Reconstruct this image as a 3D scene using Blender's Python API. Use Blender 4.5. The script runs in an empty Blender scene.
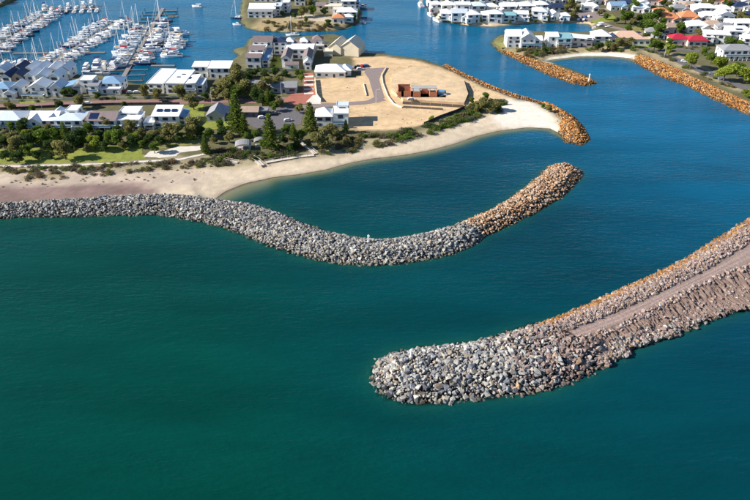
import bpy, bmesh, math, random
import numpy as np
from mathutils import Vector, Matrix

# ------------------------------------------------------------------ camera
CAM_H, FPX, PITCH = 150.0, 700.0, math.radians(32.74)
scene = bpy.context.scene
C = scene.collection
cam_d = bpy.data.cameras.new('camera')
cam_d.sensor_width = 36.0
cam_d.lens = FPX / 750.0 * 36.0
cam_d.clip_start = 1.0
cam_d.clip_end = 20000.0
cam = bpy.data.objects.new('camera', cam_d)
C.objects.link(cam)
cam.location = (0, 0, CAM_H)
cam.rotation_euler = (math.pi / 2 - PITCH, 0, 0)
scene.camera = cam

# ------------------------------------------------------------------ light
SUN_EL = math.radians(31.0)
SUN_BACK = math.radians(6.0)          # sun stands to the left, a little behind the camera
w = bpy.data.worlds.new('World')
scene.world = w
w.use_nodes = True
nt = w.node_tree
nt.nodes.clear()
sky_n = nt.nodes.new('ShaderNodeTexSky')
sky_n.sky_type = 'NISHITA'
sky_n.sun_disc = False
sky_n.sun_elevation = SUN_EL
sky_n.sun_rotation = math.radians(270.0) - SUN_BACK   # clockwise from +Y: due -X is 270
sky_n.air_density = 1.0
sky_n.dust_density = 0.0
sky_n.ozone_density = 4.5
bg = nt.nodes.new('ShaderNodeBackground')
bg.inputs['Strength'].default_value = 0.08
wo = nt.nodes.new('ShaderNodeOutputWorld')
nt.links.new(sky_n.outputs[0], bg.inputs['Color'])
nt.links.new(bg.outputs[0], wo.inputs['Surface'])
sl = bpy.data.lights.new('sun', 'SUN')
sl.energy = 5.0
sl.angle = math.radians(0.5)
sl.color = (1.0, 0.94, 0.85)
sun = bpy.data.objects.new('sun', sl)
C.objects.link(sun)
sdir = Vector((-math.cos(SUN_EL) * math.cos(SUN_BACK), -math.cos(SUN_EL) * math.sin(SUN_BACK), math.sin(SUN_EL)))
sun.rotation_euler = sdir.to_track_quat('Z', 'Y').to_euler()
sun.location = (-200, 0, 300)
vs = scene.view_settings
vs.view_transform = 'Standard'
vs.look = 'None'
vs.gamma = 1.0
vs.exposure = 0.8
vs.use_curve_mapping = False

# ------------------------------------------------------------------ helpers
rng = random.Random(7)
nr = np.random.default_rng(11)
LAND = 2.0
_sp, _cp = math.sin(PITCH), math.cos(PITCH)


def P(px, py, z=0.0):
    """photo pixel -> point on the level plane z"""
    u = (px - 375.0) / FPX
    v = (py - 250.0) / FPX
    d = Vector((u, _cp - v * _sp, -_sp - v * _cp))
    t = (z - CAM_H) / d.z
    return Vector((d.x * t, d.y * t, z))


def PX(x, y, z=0.0):
    dz = z - CAM_H
    dep = y * _cp - dz * _sp
    return (375 + FPX * x / dep, 250 - FPX * (y * _sp + dz * _cp) / dep)


def tag(o, label=None, cat=None, group=None, kind=None):
    if label: o['label'] = label
    if cat: o['category'] = cat
    if group: o['group'] = group
    if kind: o['kind'] = kind
    return o


def empty(name, loc, rz=0.0):
    o = bpy.data.objects.new(name, None)
    o.empty_display_size = 0.5
    C.objects.link(o)
    o.location = loc
    o.rotation_euler = (0, 0, rz)
    return o


def link(name, me, parent=None, loc=None, rz=0.0):
    o = bpy.data.objects.new(name, me)
    C.objects.link(o)
    if parent: o.parent = parent
    if loc is not None: o.location = loc
    if rz: o.rotation_euler = (0, 0, rz)
    return o


class MB:
    """collects simple solids into one mesh"""
    def __init__(s): s.v, s.f = [], []

    def box(s, x0, x1, y0, y1, z0, z1):
        n = len(s.v)
        s.v += [(x0, y0, z0), (x1, y0, z0), (x1, y1, z0), (x0, y1, z0), (x0, y0, z1), (x1, y0, z1), (x1, y1, z1), (x0, y1, z1)]
        s.f += [tuple(n + i for i in q) for q in ((0, 3, 2, 1), (4, 5, 6, 7), (0, 1, 5, 4), (1, 2, 6, 5), (2, 3, 7, 6), (3, 0, 4, 7))]
        return s

    def prism(s, pts, axis, a0, a1):
        """pts: 2D outline; extruded on axis x / y / z from a0 to a1"""
        n, k = len(s.v), len(pts)
        for a in (a0, a1):
            for p, q in pts:
                s.v.append({'x': (a, p, q), 'y': (p, a, q), 'z': (p, q, a)}[axis])
        flip = axis == 'y'
        b = list(range(n, n + k)); t = list(range(n + k, n + 2 * k))
        s.f.append(tuple(b if flip else b[::-1])); s.f.append(tuple(t[::-1] if flip else t))
        for i in range(k):
            j = (i + 1) % k
            q = (b[i], b[j], t[j], t[i])
            s.f.append(q[::-1] if flip else q)
        return s

    def tube(s, a, b, r0, r1=None, n=6):
        r1 = r0 if r1 is None else r1
        a, b = Vector(a), Vector(b)
        d = (b - a)
        q = d.to_track_quat('Z', 'Y')
        k = len(s.v)
        for c, r in ((a, r0), (b, r1)):
            for i in range(n):
                t = 2 * math.pi * i / n
                s.v.append(tuple(c + q @ Vector((math.cos(t) * r, math.sin(t) * r, 0))))
        for i in range(n):
            j = (i + 1) % n
            s.f.append((k + i, k + j, k + n + j, k + n + i))
        s.f.append(tuple(range(k + n - 1, k - 1, -1))); s.f.append(tuple(range(k + n, k + 2 * n)))
        return s

    def add(s, vs_, fs_):
        n = len(s.v)
        s.v += [tuple(v) for v in vs_]
        s.f += [tuple(n + i for i in f) for f in fs_]
        return s

    def mesh(s, name, m):
        me = bpy.data.meshes.new(name)
        me.from_pydata(s.v, [], s.f)
        me.materials.append(m)
        return me

    def build(s, name, m, parent=None, loc=None, rz=0.0):
        return link(name, s.mesh(name, m), parent, loc, rz)


# ------------------------------------------------------------------ materials
MATS = {}


def nn(t, kind, **kw):
    n = t.nodes.new(kind)
    for k, v in kw.items():
        if k in n.inputs: n.inputs[k].default_value = v
        else: setattr(n, k, v)
    return n


def mat(name, col, rough=0.7, var=0.12, scale=0.6, bump=0.0, spec=0.3, src=None, rnd=0.0, metal=0.0, bscale=None):
    """procedural material: base colour broken up with noise; src: None | 'attr' (mesh colour 'tint') | 'obj' (object colour)"""
    if name in MATS: return MATS[name]
    m = bpy.data.materials.new(name)
    m.use_nodes = True
    t = m.node_tree
    b = t.nodes['Principled BSDF']
    b.inputs['Roughness'].default_value = rough
    b.inputs['Specular IOR Level'].default_value = spec
    b.inputs['Metallic'].default_value = metal
    geo = nn(t, 'ShaderNodeNewGeometry')
    no = nn(t, 'ShaderNodeTexNoise', Scale=scale, Detail=6.0, Roughness=0.65)
    t.links.new(geo.outputs['Position'], no.inputs['Vector'])
    mr = nn(t, 'ShaderNodeMapRange')
    mr.inputs['From Min'].default_value = 0.25; mr.inputs['From Max'].default_value = 0.75
    mr.inputs['To Min'].default_value = 1 - var; mr.inputs['To Max'].default_value = 1 + var
    t.links.new(no.outputs['Fac'], mr.inputs['Value'])
    mul = nn(t, 'ShaderNodeVectorMath', operation='SCALE')
    if src == 'attr':
        a = nn(t, 'ShaderNodeAttribute', attribute_name='tint')
        t.links.new(a.outputs['Color'], mul.inputs[0])
    elif src == 'obj':
        a = nn(t, 'ShaderNodeObjectInfo')
        t.links.new(a.outputs['Color'], mul.inputs[0])
    else:
        mul.inputs[0].default_value = col
    fac = mr.outputs[0]
    if rnd:
        oi = nn(t, 'ShaderNodeObjectInfo')
        r2 = nn(t, 'ShaderNodeMapRange')
        r2.inputs['To Min'].default_value = 1 - rnd; r2.inputs['To Max'].default_value = 1 + rnd
        t.links.new(oi.outputs['Random'], r2.inputs['Value'])
        mm = nn(t, 'ShaderNodeMath', operation='MULTIPLY')
        t.links.new(fac, mm.inputs[0]); t.links.new(r2.outputs[0], mm.inputs[1])
        fac = mm.outputs[0]
    t.links.new(fac, mul.inputs['Scale'])
    t.links.new(mul.outputs[0], b.inputs['Base Color'])
    if bump:
        n2 = nn(t, 'ShaderNodeTexNoise', Scale=bscale or scale * 4, Detail=5.0)
        t.links.new(geo.outputs['Position'], n2.inputs['Vector'])
        bp = nn(t, 'ShaderNodeBump', Strength=bump, Distance=0.3)
        t.links.new(n2.outputs['Fac'], bp.inputs['Height'])
        t.links.new(bp.outputs[0], b.inputs['Normal'])
    MATS[name] = m
    return m


M_ROCKA = mat('rock_field', None, 0.9, 0.28, 1.3, 0.5, 0.2, 'attr')
M_ROCKO = mat('rock_single', None, 0.9, 0.28, 1.3, 0.5, 0.2, 'obj')
M_LEAF = mat('leaves', None, 0.75, 0.25, 0.5, 0, 0.2, 'attr')
_t = M_LEAF.node_tree
_tl = nn(_t, 'ShaderNodeBsdfTranslucent'); _mx = nn(_t, 'ShaderNodeMixShader', Fac=0.38)
_b = _t.nodes['Principled BSDF']
_t.links.new(_b.inputs['Base Color'].links[0].from_socket, _tl.inputs['Color'])
_t.links.new(_b.outputs[0], _mx.inputs[1]); _t.links.new(_tl.outputs[0], _mx.inputs[2])
_t.links.new(_mx.outputs[0], _t.nodes['Material Output'].inputs['Surface'])
M_BARK = mat('bark', (0.12, 0.085, 0.06), 0.9, 0.3, 3)
M_GLASS = mat('window_glass', (0.03, 0.05, 0.075), 0.08, 0.3, 0.4, 0, 0.6)
M_BLUEGLASS = mat('balcony_glass', (0.16, 0.3, 0.42), 0.1, 0.2, 0.4, 0, 0.6)
M_SOLAR = mat('solar_panel', (0.012, 0.02, 0.06), 0.15, 0.3, 2.0, 0, 0.6)
M_WHITE = mat('white_paint', (0.78, 0.78, 0.76), 0.55, 0.07, 0.5, rnd=0.04)
M_GEL = mat('gelcoat', (0.80, 0.80, 0.79), 0.25, 0.06, 0.8, 0, 0.5, rnd=0.06)
M_NAVY = mat('navy_canvas', (0.015, 0.03, 0.10), 0.7, 0.2)
M_ALU = mat('aluminium', (0.62, 0.64, 0.66), 0.35, 0.1, 1.0, 0, 0.5)
M_DARK = mat('dark_metal', (0.05, 0.05, 0.055), 0.5, 0.2)
M_DECK = mat('pontoon_deck', (0.24, 0.215, 0.19), 0.85, 0.2, 2.0)
M_PILE = mat('pile', (0.20, 0.16, 0.13), 0.9, 0.25, 2.0)
M_TYRE = mat('tyre', (0.02, 0.02, 0.02), 0.8, 0.1)
WALLS = {
    'white': mat('wall_white', (0.74, 0.73, 0.70), 0.75, 0.08, 0.35, rnd=0.06),
    'cream': mat('wall_cream', (0.66, 0.57, 0.42), 0.8, 0.1, 0.35, rnd=0.05),
    'grey': mat('wall_grey', (0.36, 0.37, 0.39), 0.8, 0.12, 0.35),
    'tan': mat('wall_tan', (0.46, 0.36, 0.26), 0.85, 0.12, 0.5),
    'brick': mat('wall_brick', (0.50, 0.19, 0.10), 0.9, 0.25, 1.2, 0.3),
    'pink': mat('wall_pink', (0.66, 0.55, 0.50), 0.8, 0.1, 0.4),
    'dark': mat('wall_dark', (0.10, 0.12, 0.15), 0.7, 0.2, 0.5),
}
ROOFS = {
    'white': mat('roof_white', (0.80, 0.80, 0.79), 0.45, 0.07, 0.3, 0, 0.4, rnd=0.05),
    'pale': mat('roof_pale', (0.56, 0.62, 0.67), 0.45, 0.1, 0.3, 0, 0.4, rnd=0.06),
    'cream': mat('roof_cream', (0.68, 0.61, 0.48), 0.6, 0.1, 0.3),
    'grey': mat('roof_grey', (0.25, 0.25, 0.26), 0.6, 0.15, 0.5, rnd=0.1),
    'mauve': mat('roof_mauve', (0.20, 0.155, 0.15), 0.75, 0.2, 0.8, rnd=0.1),
    'navy': mat('roof_navy', (0.025, 0.04, 0.09), 0.5, 0.2, 0.5),
    'orange': mat('roof_orange', (0.52, 0.20, 0.09), 0.8, 0.2, 0.8, rnd=0.1),
    'pink': mat('roof_pink', (0.60, 0.40, 0.29), 0.8, 0.15, 0.8),
    'red': mat('roof_red', (0.42, 0.025, 0.05), 0.6, 0.15, 0.6),
    'teal': mat('roof_teal', (0.22, 0.42, 0.44), 0.5, 0.12, 0.5),
    'blue': mat('roof_blue', (0.20, 0.33, 0.47), 0.5, 0.12, 0.4),
    'tan': mat('roof_tan', (0.36, 0.26, 0.20), 0.8, 0.15, 0.6),
}

# ------------------------------------------------------------------ land outlines (photo pixels at sea level; third value = metres of bank / beach)
B, Q, R_ = 13.0, 2.0, 4.0
LANDS = []
L1 = [(-90, 209, R_), (0, 209, R_), (85, 207, R_), (140, 205, R_), (180, 205.5, R_), (205, 205, R_), (213, 200, 18), (225, 191, 20), (245, 183, 20), (262, 179.5, 16), (274, 177, B),
      (300, 174, B), (326, 169.5, B), (349, 163, B), (372, 158.5, B), (404, 155, B), (431, 150, B), (457, 143, B), (476, 136, B),
      (500, 130.5, B), (528, 127.2, B), (550, 128.4, B), (561, 134, 8), (566, 140.5, R_), (581, 144, R_), (587, 139.5, R_), (581, 128, R_),
      (570, 119.6, R_), (554.5, 111, R_), (541, 104.6, R_), (517, 98.7, R_), (495, 91, R_), (469, 79.6, R_), (445, 67.5, R_),
      (425, 61, Q), (409, 58.7, Q), (387, 55.8, Q), (361, 54, Q), (358, 46, Q), (345, 38, Q), (335, 35.5, Q), (300, 38, Q), (262, 38, Q),
      (250, 39, Q), (246, 47, 5), (238, 48, 5), (233, 51, 5), (238, 54, 5), (240, 56, Q), (231, 62, Q), (215, 72, Q), (200, 77, Q), (180, 80, Q), (150, 84, Q), (140, 86, Q),
      (125, 82, Q), (105, 77, Q), (60, 75, Q), (0, 74, Q), (-90, 76, Q)]
L2 = [(241, 22, 4), (247, 28, 5), (261, 31, 5), (285, 32, 5), (309, 31, 5), (333, 31, 4), (347, 28, 4), (359, 22, Q), (361, 12, Q), (355, 4, Q),
      (350, -10, Q), (345, -60, Q), (240, -60, Q), (243, 0, Q), (241, 12, Q)]
L3 = [(425, -15, Q), (428, 4, Q), (431, 13, Q), (444, 21.5, 5), (470, 25.5, 5), (494, 26.5, 5), (520, 24, 4), (550, 22.5, 4), (575, 23, Q), (590, 24, Q),
      (594, 31, Q), (590, 33.5, Q), (560, 33.5, Q), (520, 32, Q), (505, 34, 4), (496, 38, 4), (492, 44, 4), (500, 51, R_), (510, 55, R_), (523, 61, R_),
      (545, 72, R_), (572, 82, R_), (586.5, 84.7, R_), (594.6, 82, R_), (588, 76.6, R_), (572, 70, R_), (554, 64, R_), (545, 61, B), (552, 59.5, B),
      (581, 56, B), (608, 56, B), (630, 58, 8), (644, 66, R_), (664, 76, R_), (686, 83.6, R_), (708, 94.6, R_), (730, 104.5, R_), (750, 113, R_),
      (800, 136, R_), (900, 160, R_), (1000, 60, R_), (1000, -110, R_), (425, -110, Q)]
L4 = [(-60, 25, Q), (0, 7.5, Q), (16, 0, Q), (40, -10, Q), (60, -60, Q), (-300, -60, Q), (-200, 40, Q)]
for L in (L1, L2, L3, L4):
    LANDS.append((np.array([tuple(P(a, b, 0))[:2] for a, b, _ in L]), np.array([c for _, _, c in L])))


def sdist(px, py, poly):
    """signed distance (inside > 0), index and position along the nearest edge"""
    best = np.full(px.shape, 1e18); bi = np.zeros(px.shape, int); bt = np.zeros(px.shape)
    ins = np.zeros(px.shape, bool)
    n = len(poly)
    for i in range(n):
        a, b = poly[i], poly[(i + 1) % n]
        d = b - a
        t = np.clip(((px - a[0]) * d[0] + (py - a[1]) * d[1]) / (d @ d + 1e-12), 0, 1)
        q = (px - a[0] - t * d[0]) ** 2 + (py - a[1] - t * d[1]) ** 2
        m = q < best
        best[m] = q[m]; bi[m] = i; bt[m] = t[m]
        c = ((a[1] > py) != (b[1] > py)) & (px < (b[0] - a[0]) * (py - a[1]) / (b[1] - a[1] + 1e-12) + a[0])
        ins ^= c
    s = np.sqrt(best)
    return np.where(ins, s, -s), bi, bt


def inpoly(px, py, pxpoly, z=LAND):
    poly = np.array([tuple(P(a, b, z))[:2] for a, b in pxpoly])
    return sdist(px, py, poly)[0]


def vnoise(x, y, seed=0):
    """smooth value noise"""
    xi = np.floor(x).astype(int); yi = np.floor(y).astype(int)
    fx, fy = x - xi, y - yi
    fx = fx * fx * (3 - 2 * fx); fy = fy * fy * (3 - 2 * fy)

    def h(a, b):
        n = (a * 374761393 + b * 668265263 + seed * 1442695041) & 0x7fffffff
        n = ((n ^ (n >> 13)) * 1274126177) & 0x7fffffff
        return ((n ^ (n >> 16)) & 0xffff) / 65535.0
    return (h(xi, yi) * (1 - fx) + h(xi + 1, yi) * fx) * (1 - fy) + (h(xi, yi + 1) * (1 - fx) + h(xi + 1, yi + 1) * fx) * fy


def fbm(x, y, seed=0, o=4):
    r, a, s = 0, 0.5, 1.0
    for i in range(o):
        r = r + a * vnoise(x * s, y * s, seed + i); a *= 0.5; s *= 2.03
    return r


def land_height(x, y):
    h = np.full(x.shape, -7.0)
    for poly, wd in LANDS:
        s, bi, bt = sdist(x, y, poly)
        wv = wd[bi] * (1 - bt) + wd[(bi + 1) % len(wd)] * bt
        up = LAND * np.clip(s / wv, 0, 1) ** 0.8
        # seabed slope: gentle off beaches, steep off quays and rock, blended along the shore
        sl_ = np.log(np.where(wd > 15, 0.12, np.where(wd > 6, 0.34, 1.2)))
        num = np.zeros(x.shape); den = np.zeros(x.shape)
        for k in range(len(poly)):
            a, b_ = poly[k], poly[(k + 1) % len(poly)]
            m_ = max(1, int(np.hypot(*(b_ - a)) / 12))
            if np.hypot(*(b_ - a)) > 400: m_ = 1
            for q in range(m_):
                f = q / m_
                p = a + (b_ - a) * f
                w_ = 1 / ((x - p[0]) ** 2 + (y - p[1]) ** 2 + 20) ** 2
                num += w_ * (sl_[k] * (1 - f) + sl_[(k + 1) % len(poly)] * f); den += w_
        dn = np.maximum(-7.0, s * np.exp(num / den))
        h = np.maximum(h, np.where(s > 0, up, dn))
    return h


# ------------------------------------------------------------------ breakwaters as height functions
BW1_PAIRS = [((-60, 221), (-60, 206)), ((0, 218.6), (0, 204)), ((43, 216.5), (43, 200.5)), ((85, 216), (85, 198.5)), ((128, 215.5), (134, 195)), ((158, 214.4), (165, 194.5)),
             ((176, 217.6), (188, 196)), ((212, 223.6), (218, 200.5)), ((236, 229.6), (243, 204)), ((260, 238), (264, 211)), ((284, 249), (290, 221.5)),
             ((308, 256), (312, 230)), ((324, 260.4), (328, 233.5)), ((348, 264), (350, 237.5)), ((372, 265.7), (372, 240)), ((396, 264), (395, 239.5)),
             ((420, 260.4), (416, 236.5)), ((444, 255.6), (438, 231.5)), ((468, 246), (460, 225.5)), ((483, 237), (468, 221.5)), ((512, 224), (495, 210.5)),
             ((536, 212), (520, 196.5)), ((560, 197.6), (541, 181)), ((574, 185), (552, 171)), ((581, 176), (558, 165))]
BW1_H = 3.2


def centre_from_pairs(pairs, hc, run):
    out = []
    for a, b in pairs:
        a = P(*a, 0); b = P(*b, hc)
        d = Vector((b.x - a.x, b.y - a.y)); wd = d.length; d /= wd
        hw = max(1.5, (wd - run) / 2)
        c = Vector((a.x, a.y)) + d * (run + hw)
        out.append((c.x, c.y, hw))
    return np.array(out)


BW1_C = centre_from_pairs(BW1_PAIRS, BW1_H, 5.0)
BW2_H = 4.0
BW2_C = np.array([(P(a, b, BW2_H).x, P(a, b, BW2_H).y, c) for a, b, c in
                  [(410, 366, 5), (430, 364.5, 6), (477, 360, 6), (512, 355, 7), (533, 349, 7.6), (556, 341, 7.6), (572, 335.5, 6.5)]])


def ridge(x, y, cl, hc, slope):
    """height of a mound with a crest along the centre line cl (x, y, half crest width); also position along it"""
    best = np.full(x.shape, 1e9); along = np.zeros(x.shape); acc = 0
    for i in range(len(cl) - 1):
        a, b = cl[i], cl[i + 1]
        d = b[:2] - a[:2]; ln = math.hypot(*d)
        t = np.clip(((x - a[0]) * d[0] + (y - a[1]) * d[1]) / (ln * ln), 0, 1)
        q = np.hypot(x - a[0] - t * d[0], y - a[1] - t * d[1]) - (a[2] + (b[2] - a[2]) * t)
        m = q < best
        best[m] = q[m]; along[m] = acc + t[m] * ln
        acc += ln
    return hc - np.maximum(0, best) * slope, along


# trunk of the near breakwater: rows of (ridge back, road upper edge, road lower edge, scarp foot, ledge edge, waterline)
TR_Z = (4.6, 3.6, 3.5, 1.5, 1.1, 0.0)
TR = [[(553, 325), (569, 331.5), (578, 337.5), (591, 351), (597, 358), (602, 362)],
      [(598, 306.7), (612, 315), (622, 322), (634, 335), (638, 340), (643, 342)],
      [(632, 291), (646, 300), (656, 304.5), (668, 320), (674, 327), (679, 331)],
      [(666, 276), (680, 284), (690, 287.5), (702, 300), (714, 311), (719, 314)],
      [(700, 259), (716, 266), (727, 270), (742, 286), (757, 299), (763, 304)],
      [(734, 237), (755, 241), (768, 255), (785, 270), (800, 285), (805, 290)],
      [(790, 200), (812, 208), (825, 220), (842, 236), (858, 250), (863, 256)]]
TRG = [[P(a, b, z) for (a, b), z in zip(r, TR_Z)] for r in TR]


def bw_height(x, y):
    h = np.maximum(ridge(x, y, BW1_C, BW1_H, 0.64)[0], ridge(x, y, BW2_C, BW2_H, 0.62)[0])
    c = np.array([((r[0].x + r[5].x) / 2, (r[0].y + r[5].y) / 2, (r[0] - r[5]).length / 2 - 1.0) for r in TRG])
    return np.maximum(h, ridge(x, y, c, 1.0, 0.6)[0])


# ------------------------------------------------------------------ ground and water grids
def axis(fine0, fine1, st, lo, hi, grow=1.22):
    a = list(np.arange(fine0, fine1 + 0.01, st))
    d = st
    while a[-1] < hi: d *= grow; a.append(a[-1] + d)
    d = st
    while a[0] > lo: d *= grow; a.insert(0, a[0] - d)
    return np.array(a)


def grid_mesh(name, xs, ys, Z, m, keep=None):
    nx, ny = len(xs), len(ys)
    X, Y = np.meshgrid(xs, ys)
    co = np.stack([X, Y, Z], -1).reshape(-1, 3)
    i = np.arange((nx - 1) * (ny - 1)); r, c = i // (nx - 1), i % (nx - 1)
    f = np.stack([r * nx + c, r * nx + c + 1, (r + 1) * nx + c + 1, (r + 1) * nx + c], -1)
    if keep is not None:
        f = f[keep.reshape(-1)[f].any(1)]
    return raw_mesh(name, co, f, m)


def raw_mesh(name, co, f, m, tint=None, smooth=False):
    me = bpy.data.meshes.new(name)
    k = f.shape[1]
    me.vertices.add(len(co)); me.vertices.foreach_set('co', co.astype(np.float32).ravel())
    me.loops.add(f.size); me.loops.foreach_set('vertex_index', f.astype(np.int32).ravel())
    me.polygons.add(len(f))
    me.polygons.foreach_set('loop_start', np.arange(0, f.size, k, dtype=np.int32))
    me.polygons.foreach_set('loop_total', np.full(len(f), k, np.int32))
    me.polygons.foreach_set('use_smooth', np.full(len(f), smooth))
    me.update(calc_edges=True)
    if tint is not None:
        a = me.color_attributes.new('tint', 'FLOAT_COLOR', 'POINT')
        a.data.foreach_set('color', np.concatenate([tint, np.ones((len(co), 1))], 1).astype(np.float32).ravel())
    me.materials.append(m)
    return me


gx = axis(-330, 330, 2.0, -1500, 1500)
gy = axis(130, 640, 2.0, -300, 2600)
GX, GY = np.meshgrid(gx, gy)
GZ = land_height(GX, GY)
BZ = bw_height(GX, GY)
n1 = fbm(GX / 9, GY / 9, 3)
n2 = fbm(GX / 30, GY / 30, 9)

# ---- soil colours by zone (the soil's own colour)
col = np.zeros(GX.shape + (3,))
col[:] = (0.13, 0.12, 0.06)                                     # garden soil and dry grass
col = col * (0.75 + 0.5 * n1[..., None])


def zone(poly, c, soft=2.5, z=LAND, var=0.25, amp=8.0):
    global col
    s = inpoly(GX, GY, poly, z) + (n1 - 0.47) * amp
    k = np.clip(s / soft * 0.5 + 0.5, 0, 1)[..., None]
    col = col * (1 - k) + np.array(c) * (1 - var / 2 + var * n1[..., None]) * k


LOT = (0.60, 0.425, 0.245)
BEACH = (0.585, 0.475, 0.34)
zone([(310, 79), (330, 78), (362, 76), (352, 58), (380, 56), (425, 62), (445, 68), (470, 80), (497, 92), (520, 99), (500, 104), (470, 104), (455, 112), (425, 124), (400, 129), (360, 130), (345, 127), (348, 104), (318, 103)], LOT, 1.5, var=0.34)
zone([(-90, 176), (0, 173), (30, 168), (60, 166), (120, 168), (160, 164), (200, 166), (240, 160), (270, 161), (320, 154), (370, 144), (410, 138), (450, 128),
      (475, 117), (500, 108), (520, 101), (545, 108), (556, 118), (562, 132), (500, 145), (350, 172), (225, 205), (-90, 212)], BEACH, 4, var=0.16)
zone([(-90, 178), (0, 174), (60, 170), (120, 170), (190, 170), (205, 178), (170, 190), (120, 188), (0, 196), (-90, 200)], (0.46, 0.37, 0.285), 5, var=0.45, amp=14)
zone([(505, 98), (530, 102), (548, 112), (557, 128), (540, 128), (505, 125), (490, 118)], (0.74, 0.66, 0.55), 3, var=0.08, amp=4)
zone([(-90, 192), (0, 186.5), (60, 186), (90, 182.5), (125, 183), (155, 189), (160, 196), (128, 199), (0, 208), (-90, 212)], (0.235, 0.16, 0.14), 2.5, var=0.8)
zone([(20, 174), (62, 172), (66, 178), (24, 181)], (0.30, 0.24, 0.14), 2, var=0.5)
zone([(0, 165), (60, 160), (200, 156), (290, 158), (330, 148), (350, 140), (420, 132), (450, 118), (458, 120), (440, 132), (400, 141), (350, 152), (300, 159), (225, 167), (120, 172), (60, 168), (0, 172)], (0.30, 0.25, 0.155), 3, var=0.6)
# island scrub, spit scrub and beach
zone([(252, 26), (262, 19), (290, 16), (320, 18), (345, 24), (346, 28), (300, 31), (262, 31)], (0.36, 0.28, 0.15), 4, var=0.4)
zone([(300, 14), (325, 16), (340, 20), (320, 21), (295, 18)], (0.5, 0.42, 0.32), 3, var=0.2)
zone([(430, 10), (444, 20), (470, 25), (494, 26), (520, 23.5), (550, 22), (592, 23), (592, 19), (520, 20), (470, 21), (440, 12)], (0.58, 0.46, 0.31), 3)
zone([(505, 50), (530, 48), (600, 46), (640, 48), (632, 53), (580, 52), (548, 56), (530, 62)], (0.33, 0.27, 0.15), 3, var=0.5)
zone([(541, 61), (550, 55.5), (580, 51.5), (612, 51), (636, 54), (632, 62), (580, 60), (552, 63)], (0.78, 0.72, 0.62), 1.5, var=0.06, amp=1.5)
zone([(640, 50), (670, 52), (700, 66), (750, 92), (760, 100), (700, 74), (650, 58)], (0.34, 0.28, 0.17), 3, var=0.4)
n3 = fbm(GX / 2.6, GY / 2.6, 77, 3)
col = col * (0.8 + 0.42 * n3[..., None])
wet = np.clip(1 - GZ / 0.35, 0, 1)[..., None]
col = col * (1 - 0.38 * wet)
under = np.clip(-GZ / 2.5, 0, 1)[..., None]
col = col * (1 - under) + np.array((0.09, 0.11, 0.08)) * under
# dunes: low humps on the open sand behind the beach only
dune = np.clip(inpoly(GX, GY, [(-60, 178), (60, 172), (200, 168), (340, 156), (420, 140), (480, 122), (520, 112), (530, 120), (440, 142), (330, 164), (240, 176), (200, 190), (-60, 195)]) / 8, 0, 1)
GZ2 = GZ + dune * (n1 - 0.5) * 0.9
M_GROUND = mat('ground_soil', None, 0.95, 0.16, 0.4, 0.3, 0.15, 'attr', bscale=1.5)
keep = (GZ > -6.9)
me = grid_mesh('ground', gx, gy, GZ2, M_GROUND, None)
a = me.color_attributes.new('tint', 'FLOAT_COLOR', 'POINT')
a.data.foreach_set('color', np.concatenate([col.reshape(-1, 3), np.ones((col.size // 3, 1))], 1).astype(np.float32).ravel())
for p in me.polygons: p.use_smooth = True
ground = tag(link('ground', me), kind='structure')

# ---- water
depth = np.maximum(0, -np.maximum(GZ, BZ))
M_WATER = bpy.data.materials.new('sea_water'); M_WATER.use_nodes = True
t = M_WATER.node_tree
b = t.nodes['Principled BSDF']; out = t.nodes['Material Output']
b.inputs['Roughness'].default_value = 0.10
b.inputs['IOR'].default_value = 1.33
b.inputs['Specular IOR Level'].default_value = 0.3
geo = nn(t, 'ShaderNodeNewGeometry')
sep = nn(t, 'ShaderNodeSeparateXYZ'); t.links.new(geo.outputs['Position'], sep.inputs[0])
big = nn(t, 'ShaderNodeTexNoise', Scale=0.011, Detail=3.0); t.links.new(geo.outputs['Position'], big.inputs['Vector'])
# green near and left to blue far and right: position across the site + slow noise
m1 = nn(t, 'ShaderNodeMath', operation='MULTIPLY_ADD'); m1.inputs[1].default_value = 0.0015; m1.inputs[2].default_value = -0.21
t.links.new(sep.outputs['Y'], m1.inputs[0])
m2 = nn(t, 'ShaderNodeMath', operation='MULTIPLY_ADD'); m2.inputs[1].default_value = 0.0026
t.links.new(sep.outputs['X'], m2.inputs[0]); t.links.new(m1.outputs[0], m2.inputs[2])
m4 = nn(t, 'ShaderNodeMapRange'); m4.inputs['From Min'].default_value = 320; m4.inputs['From Max'].default_value = 500; m4.inputs['To Max'].default_value = 0.85
t.links.new(sep.outputs['Y'], m4.inputs['Value'])
m5 = nn(t, 'ShaderNodeMath', operation='ADD'); t.links.new(m2.outputs[0], m5.inputs[0]); t.links.new(m4.outputs[0], m5.inputs[1])
m3 = nn(t, 'ShaderNodeMath', operation='MULTIPLY_ADD'); m3.inputs[1].default_value = 0.24
t.links.new(big.outputs['Fac'], m3.inputs[0]); t.links.new(m5.outputs[0], m3.inputs[2])
ramp = nn(t, 'ShaderNodeValToRGB')
e = ramp.color_ramp.elements
e[0].position = 0.0; e[0].color = (0.0002, 0.046, 0.034, 1)
e[1].position = 1.0; e[1].color = (0.0003, 0.102, 0.205, 1)
e2 = ramp.color_ramp.elements.new(0.45); e2.color = (0.0002, 0.041, 0.062, 1)
t.links.new(m3.outputs[0], ramp.inputs[0])
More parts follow.
